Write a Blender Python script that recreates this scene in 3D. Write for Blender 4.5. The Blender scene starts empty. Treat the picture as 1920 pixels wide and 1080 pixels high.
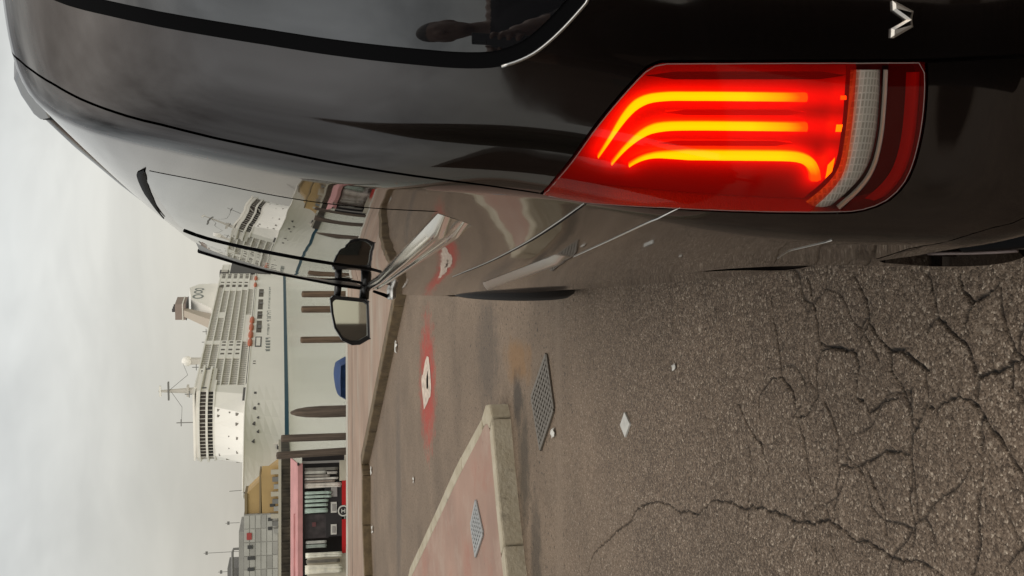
import bpy, bmesh, math, random
import numpy as np
from mathutils import Vector, Matrix
from mathutils.geometry import delaunay_2d_cdt
random.seed(4)
RNG = np.random.default_rng(7)
scene = bpy.context.scene
COL = scene.collection

# ------------------------------------------------------------------ camera
CAM = Vector((-1.0443, -0.9336, 1.5359))
PSI, TH = 0.024783, 0.225068          # heading to the right of the van's axis, pitch down
fh = Vector((math.sin(PSI), math.cos(PSI), 0)); upv = Vector((0, 0, 1))
RIGHT = Vector((math.cos(PSI), -math.sin(PSI), 0))
FWD = fh*math.cos(TH) - upv*math.sin(TH)
UPC = fh*math.sin(TH) + upv*math.cos(TH)
cd = bpy.data.cameras.new('camera'); cam = bpy.data.objects.new('camera', cd); COL.objects.link(cam)
cd.sensor_width = 36.0; cd.lens = 1900/1920*36; cd.clip_start = 0.02; cd.clip_end = 6000
# the phone was held upright and the picture filed on its side: the frame's right is the world's down
m3 = Matrix((-UPC, RIGHT, -FWD)).transposed()
cam.matrix_world = Matrix.Translation(CAM) @ m3.to_4x4()
scene.camera = cam

# ------------------------------------------------------------------ world, sun, exposure
SUN_EL, SUN_AZ = math.radians(50), math.radians(160)
w = bpy.data.worlds.new('World'); scene.world = w; w.use_nodes = True
nt = w.node_tree; nt.nodes.clear()
def N(nt, t, **kw):
    n = nt.nodes.new(t)
    for k, v in kw.items():
        if k in n.inputs.keys() if isinstance(k, str) else False: n.inputs[k].default_value = v
        else: setattr(n, k, v)
    return n
def L(nt, a, b): nt.links.new(a, b)
out = N(nt, 'ShaderNodeOutputWorld'); bg = N(nt, 'ShaderNodeBackground')
sky = N(nt, 'ShaderNodeTexSky'); sky.sky_type = 'NISHITA'; sky.sun_disc = False
sky.sun_elevation = SUN_EL; sky.sun_rotation = SUN_AZ; sky.dust_density = 3.0
bg.inputs['Strength'].default_value = 0.1
tc = N(nt, 'ShaderNodeTexCoord'); sep = N(nt, 'ShaderNodeSeparateXYZ'); L(nt, tc.outputs['Generated'], sep.inputs[0])
ramp = N(nt, 'ShaderNodeValToRGB'); L(nt, sep.outputs['Z'], ramp.inputs['Fac'])
e = ramp.color_ramp.elements
SK = [(0.0, (5.6, 5.2, 4.45)), (0.10, (5.95, 5.75, 5.1)), (0.26, (6.15, 6.3, 6.15)), (0.45, (7.2, 7.4, 7.4)), (1.0, (15.0, 14.3, 13.2))]
e[0].position = SK[0][0]; e[0].color = (*SK[0][1], 1); e[1].position = 1.0; e[1].color = (*SK[-1][1], 1)
for p_, c_ in SK[1:-1]:
    q_ = e.new(p_); q_.color = (*c_, 1)
dz = N(nt, 'ShaderNodeMath'); dz.operation = 'ADD'; dz.inputs[1].default_value = .22; L(nt, sep.outputs['Z'], dz.inputs[0])   # flat cloud deck: direction / height
cl = N(nt, 'ShaderNodeVectorMath'); cl.operation = 'DIVIDE'; cmb = N(nt, 'ShaderNodeCombineXYZ')
for k_ in range(3): L(nt, dz.outputs[0], cmb.inputs[k_])
L(nt, tc.outputs['Generated'], cl.inputs[0]); L(nt, cmb.outputs[0], cl.inputs[1])
def cloud(sc_, det, off):
    mp = N(nt, 'ShaderNodeMapping'); mp.inputs['Location'].default_value = off; L(nt, cl.outputs[0], mp.inputs['Vector'])
    nz = N(nt, 'ShaderNodeTexNoise'); nz.inputs['Scale'].default_value = sc_; nz.inputs['Detail'].default_value = det; nz.inputs['Roughness'].default_value = .55; nz.inputs['Distortion'].default_value = .5
    L(nt, mp.outputs[0], nz.inputs['Vector']); return nz.outputs['Fac']
na = cloud(.75, 5, (3.1, 1.7, 0)); nb = cloud(2.3, 4, (0.4, 5.2, 1.))
mixn = N(nt, 'ShaderNodeMath'); mixn.operation = 'MULTIPLY_ADD'; mixn.inputs[1].default_value = .35; L(nt, nb, mixn.inputs[0]); L(nt, na, mixn.inputs[2])
amp = N(nt, 'ShaderNodeMapRange'); amp.inputs['From Min'].default_value = .08; amp.inputs['From Max'].default_value = .5; amp.inputs['To Min'].default_value = .4; amp.inputs['To Max'].default_value = 3.6; L(nt, sep.outputs['Z'], amp.inputs[0])
cen = N(nt, 'ShaderNodeMath'); cen.operation = 'SUBTRACT'; cen.inputs[1].default_value = .675; L(nt, mixn.outputs[0], cen.inputs[0])
mr = N(nt, 'ShaderNodeMath'); mr.operation = 'MULTIPLY_ADD'; mr.inputs[2].default_value = 1.0; L(nt, cen.outputs[0], mr.inputs[0]); L(nt, amp.outputs[0], mr.inputs[1])
mr2 = N(nt, 'ShaderNodeMath'); mr2.operation = 'MAXIMUM'; mr2.inputs[1].default_value = .35; L(nt, mr.outputs[0], mr2.inputs[0]); mr = mr2
mulc = N(nt, 'ShaderNodeVectorMath'); mulc.operation = 'SCALE'; L(nt, ramp.outputs['Color'], mulc.inputs[0]); L(nt, mr.outputs[0], mulc.inputs['Scale'])
gd = N(nt, 'ShaderNodeVectorMath'); gd.operation = 'DOT_PRODUCT'; L(nt, tc.outputs['Generated'], gd.inputs[0]); gd.inputs[1].default_value = Vector((.16, .97, .16)).normalized()   # thin bright part of the cloud low behind the ship
gm = N(nt, 'ShaderNodeMapRange'); gm.interpolation_type = 'SMOOTHSTEP'; gm.inputs['From Min'].default_value = .945; gm.inputs['From Max'].default_value = 1.0; gm.inputs['To Min'].default_value = 1.0; gm.inputs['To Max'].default_value = 1.24; L(nt, gd.outputs['Value'], gm.inputs[0])
ml2 = N(nt, 'ShaderNodeVectorMath'); ml2.operation = 'SCALE'; L(nt, mulc.outputs[0], ml2.inputs[0]); L(nt, gm.outputs[0], ml2.inputs['Scale']); mulc = ml2
mixs = N(nt, 'ShaderNodeMixRGB'); mixs.inputs['Fac'].default_value = .92
L(nt, sky.outputs[0], mixs.inputs['Color1']); L(nt, mulc.outputs[0], mixs.inputs['Color2'])
L(nt, mixs.outputs[0], bg.inputs['Color']); L(nt, bg.outputs[0], out.inputs['Surface'])
sl = bpy.data.lights.new('sun', 'SUN'); sl.energy = .65; sl.angle = math.radians(30); sl.color = (1.0, .94, .86)
so = bpy.data.objects.new('sun', sl); COL.objects.link(so)
sd = Vector((math.sin(SUN_AZ)*math.cos(SUN_EL), math.cos(SUN_AZ)*math.cos(SUN_EL), math.sin(SUN_EL)))
so.rotation_euler = (-sd).to_track_quat('-Z', 'Y').to_euler()
vs = scene.view_settings; scene.display_settings.display_device = 'sRGB'
vs.view_transform = 'Standard'; vs.look = 'None'; vs.exposure = 0.0; vs.gamma = 1.0
scene.cycles.max_bounces = 8; scene.cycles.transparent_max_bounces = 12; scene.cycles.glossy_bounces = 4
scene.cycles.caustics_reflective = False; scene.cycles.caustics_refractive = False

# ------------------------------------------------------------------ materials
MATS = {}
def mat(name, col=(.5, .5, .5), rough=.6, metal=0., spec_ior=1.5, noise=None, bump=None, emit=None, stripes=None):
    m = bpy.data.materials.new(name); m.use_nodes = True; nt = m.node_tree
    b = nt.nodes['Principled BSDF']
    b.inputs['Base Color'].default_value = (*col, 1); b.inputs['Roughness'].default_value = rough
    b.inputs['Metallic'].default_value = metal; b.inputs['IOR'].default_value = spec_ior
    tc = N(nt, 'ShaderNodeTexCoord')
    if noise:                                    # (scale, amount, detail[, mapping scale])
        tx = N(nt, 'ShaderNodeTexNoise'); tx.inputs['Scale'].default_value = noise[0]; tx.inputs['Detail'].default_value = noise[2] if len(noise) > 2 else 4
        src = tc.outputs['Object']
        if len(noise) > 3:
            mpn = N(nt, 'ShaderNodeMapping'); mpn.inputs['Scale'].default_value = noise[3]; L(nt, src, mpn.inputs[0]); src = mpn.outputs[0]
        L(nt, src, tx.inputs['Vector'])
        mr = N(nt, 'ShaderNodeMapRange'); mr.inputs['From Min'].default_value = .3; mr.inputs['From Max'].default_value = .7
        mr.inputs['To Min'].default_value = 1-noise[1]; mr.inputs['To Max'].default_value = 1+noise[1]; L(nt, tx.outputs['Fac'], mr.inputs[0])
        vm = N(nt, 'ShaderNodeVectorMath'); vm.operation = 'SCALE'; vm.inputs[0].default_value = col; L(nt, mr.outputs[0], vm.inputs['Scale'])
        L(nt, vm.outputs[0], b.inputs['Base Color'])
    if bump:                                     # (scale, distance)
        bx = N(nt, 'ShaderNodeTexNoise'); bx.inputs['Scale'].default_value = bump[0]; bx.inputs['Detail'].default_value = 4
        L(nt, tc.outputs['Object'], bx.inputs['Vector'])
        bb = N(nt, 'ShaderNodeBump'); bb.inputs['Distance'].default_value = bump[1]; bb.inputs['Strength'].default_value = 1
        L(nt, bx.outputs['Fac'], bb.inputs['Height']); L(nt, bb.outputs[0], b.inputs['Normal'])
    if emit:
        b.inputs['Emission Color'].default_value = (*emit[0], 1); b.inputs['Emission Strength'].default_value = emit[1]
    MATS[name] = m
    return m

PAINT = mat('van_paint', (.020, .0145, .0125), .26, 1.0, 1.5)
b = PAINT.node_tree.nodes['Principled BSDF']; b.inputs['Coat Weight'].default_value = .84; b.inputs['Specular Tint'].default_value = (.30, .25, .22, 1); b.inputs['Coat IOR'].default_value = 1.72; b.inputs['Coat Tint'].default_value = (1, .95, .90, 1); b.inputs['Coat Roughness'].default_value = .03
PGLASS = mat('privacy_glass', (.006, .006, .007), .01, 0, 1.85)
def wavy(m, sc_, dist, inp='Normal', dust=0):
    nt = m.node_tree; b = nt.nodes['Principled BSDF']; tc = N(nt, 'ShaderNodeTexCoord'); n = N(nt, 'ShaderNodeTexNoise'); n.inputs['Scale'].default_value = sc_; n.inputs['Detail'].default_value = 1.0; L(nt, tc.outputs['Object'], n.inputs['Vector'])
    u = N(nt, 'ShaderNodeBump'); u.inputs['Distance'].default_value = dist; u.inputs['Strength'].default_value = 1; L(nt, n.outputs['Fac'], u.inputs['Height'])
    L(nt, u.outputs[0], b.inputs['Normal'])
    if inp != 'Normal': L(nt, u.outputs[0], b.inputs[inp])
    if dust:   # road film: the clear coat is a little duller in patches, with a few dried specks
        d = N(nt, 'ShaderNodeTexNoise'); d.inputs['Scale'].default_value = 6; d.inputs['Detail'].default_value = 8; d.inputs['Roughness'].default_value = .75; L(nt, tc.outputs['Object'], d.inputs['Vector'])
        k = N(nt, 'ShaderNodeMapRange'); k.inputs['From Min'].default_value = .4; k.inputs['From Max'].default_value = .7; k.inputs['To Min'].default_value = .02; k.inputs['To Max'].default_value = .075; L(nt, d.outputs['Fac'], k.inputs[0]); L(nt, k.outputs[0], b.inputs['Coat Roughness'])
wavy(PAINT, 4.5, .0007, 'Coat Normal', 1); wavy(PGLASS, 3.5, .0008)
RUBBER = mat('rubber', (.003, .003, .0035), .6, 0, 1.12)
BLACKP = mat('black_plastic', (.012, .011, .011), .3)
INNER = mat('inner_black', (.004, .004, .004), .9)
CHROME = mat('chrome', (.62, .60, .57), .10, 1.0)
BADGE = mat('badge_silver', (.66, .62, .57), .33, .85)
SATIN = mat('satin_metal', (.50, .49, .47), .28, 1.0)
RAILM = mat('rail_aluminium', (.30, .305, .315), .38, 1.0)
EDGE = mat('lens_edge_grey', (.16, .12, .11), .4)
TYRE = mat('tyre_rubber', (.013, .012, .012), .75, bump=(120, .002))
MIRRG = mat('mirror_glass', (.70, .71, .61), .02, 1.0)

# red lamp plastics: clear tinted sheet in front of glowing light guides
def lens_mat(name, tint, body, milk, refl=1.38):
    m = bpy.data.materials.new(name); m.use_nodes = True; nt = m.node_tree; nt.nodes.clear()
    o = N(nt, 'ShaderNodeOutputMaterial'); mx = N(nt, 'ShaderNodeMixShader'); t = N(nt, 'ShaderNodeBsdfTransparent')
    g = N(nt, 'ShaderNodeBsdfGlossy'); f = N(nt, 'ShaderNodeFresnel'); f.inputs['IOR'].default_value = refl
    t.inputs['Color'].default_value = (*tint, 1); g.inputs['Roughness'].default_value = .03; g.inputs['Color'].default_value = (1, 1, 1, 1)
    df = N(nt, 'ShaderNodeBsdfDiffuse'); df.inputs['Color'].default_value = (*body, 1); m2 = N(nt, 'ShaderNodeMixShader'); m2.inputs[0].default_value = milk
    L(nt, t.outputs[0], m2.inputs[1]); L(nt, df.outputs[0], m2.inputs[2])
    L(nt, f.outputs[0], mx.inputs[0]); L(nt, m2.outputs[0], mx.inputs[1]); L(nt, g.outputs[0], mx.inputs[2]); L(nt, mx.outputs[0], o.inputs[0])
    return m
LENS_R = lens_mat('red_lens', (.88, .27, .14), (.50, .007, .004), .25)
LENS_E = lens_mat('red_end_lens', (.80, .16, .10), (.42, .006, .004), .06)
RIMG = mat('lamp_rim_grey', (.42, .39, .35), .3)
LENS_C = lens_mat('clear_lens', (.95, .93, .90), (.5, .5, .5), .0)
HOUSE = mat('lamp_housing', (.50, .010, .006), .35)
HOUSED = mat('lamp_housing_dark', (.20, .006, .005), .4)
for m_, d_ in ((HOUSED, .003),):
    nt = m_.node_tree; tc = N(nt, 'ShaderNodeTexCoord'); br = N(nt, 'ShaderNodeTexBrick'); br.inputs['Scale'].default_value = 80; br.offset = 0; mpb = N(nt, 'ShaderNodeMapping'); mpb.inputs['Rotation'].default_value = (math.radians(90), 0, 0); L(nt, tc.outputs['Object'], mpb.inputs[0]); L(nt, mpb.outputs[0], br.inputs['Vector'])
    bu = N(nt, 'ShaderNodeBump'); bu.inputs['Distance'].default_value = d_; L(nt, br.outputs['Fac'], bu.inputs['Height']); L(nt, bu.outputs[0], nt.nodes['Principled BSDF'].inputs['Normal'])
HOUSER = mat('lamp_rib_red', (.50, .010, .006), .5, emit=((1, .006, .002), .42))  # weak emission stands in for light falling from the guides
HOUSEK = mat('lamp_pocket_black', (.012, .004, .004), .3)
def guide_mat(name, base, strength):
    m = bpy.data.materials.new(name); m.use_nodes = True; nt = m.node_tree; nt.nodes.clear()
    o = N(nt, 'ShaderNodeOutputMaterial'); em = N(nt, 'ShaderNodeEmission'); at = N(nt, 'ShaderNodeAttribute'); at.attribute_name = 'glow'
    rp = N(nt, 'ShaderNodeValToRGB'); L(nt, at.outputs['Fac'], rp.inputs['Fac'])
    el = rp.color_ramp.elements; el[0].position = 0; el[0].color = (.5, .006, .0, 1); el[1].position = 1; el[1].color = (*base, 1)
    k = el.new(.45); k.color = (1, .10, .0, 1)
    em.inputs['Strength'].default_value = strength; L(nt, rp.outputs[0], em.inputs['Color']); L(nt, em.outputs[0], o.inputs[0])
    return m
GUIDE = guide_mat('light_guide', (1.0, .80, .0), 4.6)
GLOWR = bpy.data.materials.new('reflector_painted_glow'); GLOWR.use_nodes = True; nt = GLOWR.node_tree; b = nt.nodes['Principled BSDF']  # emission paints the halo around the light bars
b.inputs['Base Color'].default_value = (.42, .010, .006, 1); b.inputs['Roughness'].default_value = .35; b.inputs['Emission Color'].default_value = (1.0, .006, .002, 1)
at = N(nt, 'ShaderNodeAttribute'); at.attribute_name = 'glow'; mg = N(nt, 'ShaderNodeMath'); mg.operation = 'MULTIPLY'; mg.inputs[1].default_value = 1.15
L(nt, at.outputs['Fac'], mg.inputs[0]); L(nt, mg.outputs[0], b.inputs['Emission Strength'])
REVM = mat('reverse_lamp_prism', (.40, .36, .31), .22)
nt = REVM.node_tree; b = nt.nodes['Principled BSDF']; tc = N(nt, 'ShaderNodeTexCoord'); br = N(nt, 'ShaderNodeTexBrick'); br.inputs['Scale'].default_value = 62; br.offset = 0
mpb = N(nt, 'ShaderNodeMapping'); mpb.inputs['Rotation'].default_value = (math.radians(90), 0, 0); L(nt, tc.outputs['Object'], mpb.inputs[0]); L(nt, mpb.outputs[0], br.inputs['Vector'])
br.inputs['Color1'].default_value = (.56, .52, .45, 1); br.inputs['Color2'].default_value = (.42, .385, .33, 1); br.inputs['Mortar'].default_value = (.70, .66, .60, 1); br.inputs['Mortar Size'].default_value = .06
L(nt, br.outputs['Color'], b.inputs['Base Color']); bu = N(nt, 'ShaderNodeBump'); bu.inputs['Distance'].default_value = .002; L(nt, br.outputs['Fac'], bu.inputs['Height']); L(nt, bu.outputs[0], b.inputs['Normal'])

# ------------------------------------------------------------------ generic builders
def link(o, parent=None):
    COL.objects.link(o)
    if parent is not None: o.parent = parent
    return o
def empty(name, loc=(0, 0, 0), rot=(0, 0, 0), label=None, cat=None, group=None):
    o = bpy.data.objects.new(name, None); o.location = loc; o.rotation_euler = rot; o.empty_display_size = .1
    link(o); return tag(o, label, cat, group)
def tag(o, label=None, cat=None, group=None, kind=None):
    if label: o['label'] = label
    if cat: o['category'] = cat
    if group: o['group'] = group
    if kind: o['kind'] = kind
    return o
def mesh_obj(name, V, Fc, m, parent=None, smooth=False, normals=None, mats=None, mi=None):
    me = bpy.data.meshes.new(name); me.from_pydata([tuple(map(float, v)) for v in V], [], [tuple(int(i) for i in f) for f in Fc])
    for q in (mats or [m]): me.materials.append(q)
    if mi is not None: me.polygons.foreach_set('material_index', np.array(mi, dtype=np.int32))
    me.update()
    if smooth: me.polygons.foreach_set('use_smooth', np.ones(len(me.polygons), dtype=bool))
    if normals is not None: me.normals_split_custom_set_from_vertices([tuple(map(float, n)) for n in normals])
    return link(bpy.data.objects.new(name, me), parent)
class MB:
    """collects simple solids into one mesh"""
    def __init__(s): s.V, s.F = [], []
    def add(s, V, F):
        o = len(s.V); s.V += [tuple(v) for v in V]; s.F += [tuple(i+o for i in f) for f in F]; return s
    def box(s, x0, x1, y0, y1, z0, z1):
        V = [(x, y, z) for z in (z0, z1) for y in (y0, y1) for x in (x0, x1)]
        return s.add(V, [(0, 2, 3, 1), (4, 5, 7, 6), (0, 1, 5, 4), (2, 6, 7, 3), (0, 4, 6, 2), (1, 3, 7, 5)])
    def prism(s, poly, z0, z1, inset=0.):
        n = len(poly); c = np.mean(np.array(poly, float), 0)
        top = [((p[0]-c[0])*(1-inset)+c[0], (p[1]-c[1])*(1-inset)+c[1]) for p in poly]
        V = [(p[0], p[1], z0) for p in poly] + [(p[0], p[1], z1) for p in top]
        F = [tuple(range(n))[::-1], tuple(range(n, 2*n))] + [(i, (i+1) % n, n+(i+1) % n, n+i) for i in range(n)]
        return s.add(V, F)
    def tube(s, pts, r, n=8, cap=True):
        P = [Vector(p) for p in pts]; R = r if isinstance(r, (list, tuple)) else [r]*len(P); o = len(s.V); k0 = None
        for i, p in enumerate(P):
            t = (P[min(i+1, len(P)-1)]-P[max(i-1, 0)]).normalized()
            if k0 is None: k0 = t.orthogonal().normalized()
            k0 = (k0 - t*k0.dot(t)).normalized(); k1 = t.cross(k0)
            for j in range(n):
                a = 2*math.pi*j/n; s.V.append(tuple(p + (k0*math.cos(a)+k1*math.sin(a))*R[i]))
        for i in range(len(P)-1):
            for j in range(n): s.F.append((o+i*n+j, o+i*n+(j+1) % n, o+(i+1)*n+(j+1) % n, o+(i+1)*n+j))
        if cap: s.F.append(tuple(o+j for j in range(n))[::-1]); s.F.append(tuple(o+(len(P)-1)*n+j for j in range(n)))
        return s
    def lathe(s, prof, cx=0, cy=0, cz=0, n=20, axis='z'):
        o = len(s.V)
        for (r, h) in prof:
            for j in range(n):
                a = 2*math.pi*j/n
                s.V.append((cx+r*math.cos(a), cy+r*math.sin(a), cz+h) if axis == 'z' else (cx+h, cy+r*math.cos(a), cz+r*math.sin(a)))
        for i in range(len(prof)-1):
            for j in range(n): s.F.append((o+i*n+j, o+i*n+(j+1) % n, o+(i+1)*n+(j+1) % n, o+(i+1)*n+j))
        return s
    def build(s, name, m, parent=None, smooth=False, bevel=0):
        ob = mesh_obj(name, s.V, s.F, m, parent, smooth)
        if bevel:
            md = ob.modifiers.new('bevel', 'BEVEL'); md.width = bevel; md.segments = 2; md.limit_method = 'ANGLE'
        return ob
def structure(name, mb, m, **k): return tag(mb.build(name, m, **k), kind='structure')

# ================================================================== GROUND
def asphalt(name, near):
    m = bpy.data.materials.new(name); m.use_nodes = True; nt = m.node_tree; b = nt.nodes['Principled BSDF']
    tc = N(nt, 'ShaderNodeTexCoord'); P = tc.outputs['Object']
    sp = N(nt, 'ShaderNodeSeparateXYZ'); L(nt, P, sp.inputs[0])
    wob = N(nt, 'ShaderNodeTexNoise'); wob.inputs['Scale'].default_value = 1.3; L(nt, P, wob.inputs['Vector'])
    ym = N(nt, 'ShaderNodeMath'); ym.operation = 'MULTIPLY_ADD'; ym.inputs[1].default_value = .25; L(nt, wob.outputs['Fac'], ym.inputs[0]); L(nt, sp.outputs['Y'], ym.inputs[2])
    far = N(nt, 'ShaderNodeMapRange'); far.inputs['From Min'].default_value = 3.2; far.inputs['From Max'].default_value = 5.1; L(nt, ym.outputs[0], far.inputs[0])
    def stones(sc, w):
        v = N(nt, 'ShaderNodeTexVoronoi'); v.inputs['Scale'].default_value = sc; v.inputs['Randomness'].default_value = 1.0; L(nt, P, v.inputs['Vector'])
        r = N(nt, 'ShaderNodeValToRGB'); c = N(nt, 'ShaderNodeSeparateColor'); L(nt, v.outputs['Color'], c.inputs[0]); L(nt, c.outputs[0], r.inputs['Fac'])
        E = r.color_ramp.elements; E[0].position = 0; E[0].color = (.034, .0235, .0160, 1); E[1].position = 1; E[1].color = (.50, .42, .33, 1)
        for p_, c_ in ((.30, (.078, .0550, .0380)), (.62, (.128, .0925, .065)), (.86, (.18, .134, .097)), (.965, (.29, .232, .178))):
            q = E.new(p_); q.color = (*c_, 1)
        return v, r
    v1, r1 = stones(205, 0); v2, r2 = stones(100, 0)
    mx = N(nt, 'ShaderNodeMixRGB'); mx.inputs['Fac'].default_value = .35; L(nt, r1.outputs[0], mx.inputs['Color1']); L(nt, r2.outputs[0], mx.inputs['Color2'])
    # pale worn binder between the stones in the farther, smoother lane
    fc = N(nt, 'ShaderNodeMixRGB'); fc.inputs['Color2'].default_value = (.172, .124, .084, 1); L(nt, mx.outputs[0], fc.inputs['Color1'])
    fm = N(nt, 'ShaderNodeMath'); fm.operation = 'MULTIPLY'; fm.inputs[1].default_value = .62; L(nt, far.outputs[0], fm.inputs[0]); L(nt, fm.outputs[0], fc.inputs['Fac'])
    big = N(nt, 'ShaderNodeTexNoise'); big.inputs['Scale'].default_value = .9; big.inputs['Detail'].default_value = 6; big.inputs['Roughness'].default_value = .65; L(nt, P, big.inputs['Vector'])
    bm = N(nt, 'ShaderNodeMapRange'); bm.inputs['From Min'].default_value = .3; bm.inputs['From Max'].default_value = .7; bm.inputs['To Min'].default_value = .88; bm.inputs['To Max'].default_value = 1.46; L(nt, big.outputs['Fac'], bm.inputs[0])
    sc_ = N(nt, 'ShaderNodeVectorMath'); sc_.operation = 'SCALE'; L(nt, fc.outputs[0], sc_.inputs[0]); L(nt, bm.outputs[0], sc_.inputs['Scale'])
    last = sc_.outputs[0]
    pn = N(nt, 'ShaderNodeTexNoise'); pn.inputs['Scale'].default_value = 30; pn.inputs['Detail'].default_value = 3; pn.inputs['Roughness'].default_value = .7; L(nt, P, pn.inputs['Vector'])
    pk = N(nt, 'ShaderNodeMapRange'); pk.inputs['From Min'].default_value = .575; pk.inputs['From Max'].default_value = .66; pk.inputs['To Min'].default_value = 0; pk.inputs['To Max'].default_value = .9; L(nt, pn.outputs['Fac'], pk.inputs[0])
    px_ = N(nt, 'ShaderNodeMixRGB'); px_.inputs['Color2'].default_value = (.030, .022, .016, 1); pf = N(nt, 'ShaderNodeMath'); pf.operation = 'MULTIPLY'; L(nt, pk.outputs[0], pf.inputs[0]); L(nt, far.outputs[0], pf.inputs[1]); L(nt, last, px_.inputs['Color1']); L(nt, pf.outputs[0], px_.inputs['Fac']); last = px_.outputs[0]
    # worn joint between the two pours
    jd = N(nt, 'ShaderNodeMath'); jd.operation = 'ADD'; jd.inputs[1].default_value = -4.62; L(nt, sp.outputs['Y'], jd.inputs[0])
    ja = N(nt, 'ShaderNodeMath'); ja.operation = 'ABSOLUTE'; L(nt, jd.outputs[0], ja.inputs[0])
    jm = N(nt, 'ShaderNodeMapRange'); jm.inputs['From Min'].default_value = .02; jm.inputs['From Max'].default_value = .10; jm.inputs['To Min'].default_value = .42; jm.inputs['To Max'].default_value = 0; L(nt, ja.outputs[0], jm.inputs[0])
    jx = N(nt, 'ShaderNodeMixRGB'); jx.inputs['Color2'].default_value = (.22, .165, .118, 1); L(nt, last, jx.inputs['Color1']); L(nt, jm.outputs[0], jx.inputs['Fac']); last = jx.outputs[0]
    def blot(cx, cy, rx, ry, colr, fac, last):
        mpn = N(nt, 'ShaderNodeMapping'); mpn.inputs['Location'].default_value = (-cx/rx, -cy/ry, 0); mpn.inputs['Scale'].default_value = (1/rx, 1/ry, 0); L(nt, P, mpn.inputs[0])
        g = N(nt, 'ShaderNodeVectorMath'); g.operation = 'LENGTH'; L(nt, mpn.outputs[0], g.inputs[0])
        nn = N(nt, 'ShaderNodeTexNoise'); nn.inputs['Scale'].default_value = 9; nn.inputs['Detail'].default_value = 5; L(nt, P, nn.inputs['Vector'])
        ad = N(nt, 'ShaderNodeMath'); ad.operation = 'MULTIPLY_ADD'; ad.inputs[1].default_value = 1.3; L(nt, nn.outputs['Fac'], ad.inputs[0]); L(nt, g.outputs['Value'], ad.inputs[2])
        k = N(nt, 'ShaderNodeMapRange'); k.inputs['From Min'].default_value = 1.15; k.inputs['From Max'].default_value = 1.75; k.inputs['To Min'].default_value = fac; k.inputs['To Max'].default_value = 0; L(nt, ad.outputs[0], k.inputs[0])
        x = N(nt, 'ShaderNodeMixRGB'); x.inputs['Color2'].default_value = (*colr, 1); L(nt, last, x.inputs['Color1']); L(nt, k.outputs[0], x.inputs['Fac']); return x.outputs[0]
    last = blot(-1.37, 5.62, .16, .42, (.22, .115, .040), .60, last)     # rust coloured spill by the island tip
    last = blot(-1.62, 5.62, .22, .14, (.030, .025, .020), .75, last)    # oily dirt along the kerb
    last = blot(-2.05, 5.45, .45, .16, (.050, .040, .028), .75, last)
    last = blot(-2.6, 5.15, .5, .15, (.045, .036, .026), .65, last)
    last = blot(-1.35, 6.6, .5, .5, (.055, .045, .037), .5, last)
    last = blot(-3.4, 12.6, 1.6, .35, (.085, .070, .058), .6, last)
    # faded red painted disc with worn soft edge
    last = blot(-1.80, 9.86, .76, .64, (.36, .042, .028), .84, last)
    if near:
        at = N(nt, 'ShaderNodeAttribute'); at.attribute_name = 'dirt'
        dx = N(nt, 'ShaderNodeMixRGB'); dx.inputs['Color2'].default_value = (.0065, .005, .004, 1); L(nt, last, dx.inputs['Color1']); L(nt, at.outputs['Fac'], dx.inputs['Fac']); last = dx.outputs[0]
    L(nt, last, b.inputs['Base Color']); b.inputs['Roughness'].default_value = .78
    b.inputs['Specular IOR Level'].default_value = .35
    # aggregate relief
    hs = N(nt, 'ShaderNodeMath'); hs.operation = 'MULTIPLY_ADD'; hs.inputs[1].default_value = .6; L(nt, v2.outputs['Distance'], hs.inputs[0]); L(nt, v1.outputs['Distance'], hs.inputs[2])
    bu = N(nt, 'ShaderNodeBump'); bu.inputs['Strength'].default_value = .75; bu.inputs['Distance'].default_value = .0030; bu.invert = True
    L(nt, hs.outputs[0], bu.inputs['Height']); L(nt, bu.outputs[0], b.inputs['Normal'])
    return m
ASPH, ASPHN = asphalt('asphalt', False), asphalt('asphalt_near', True)

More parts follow.
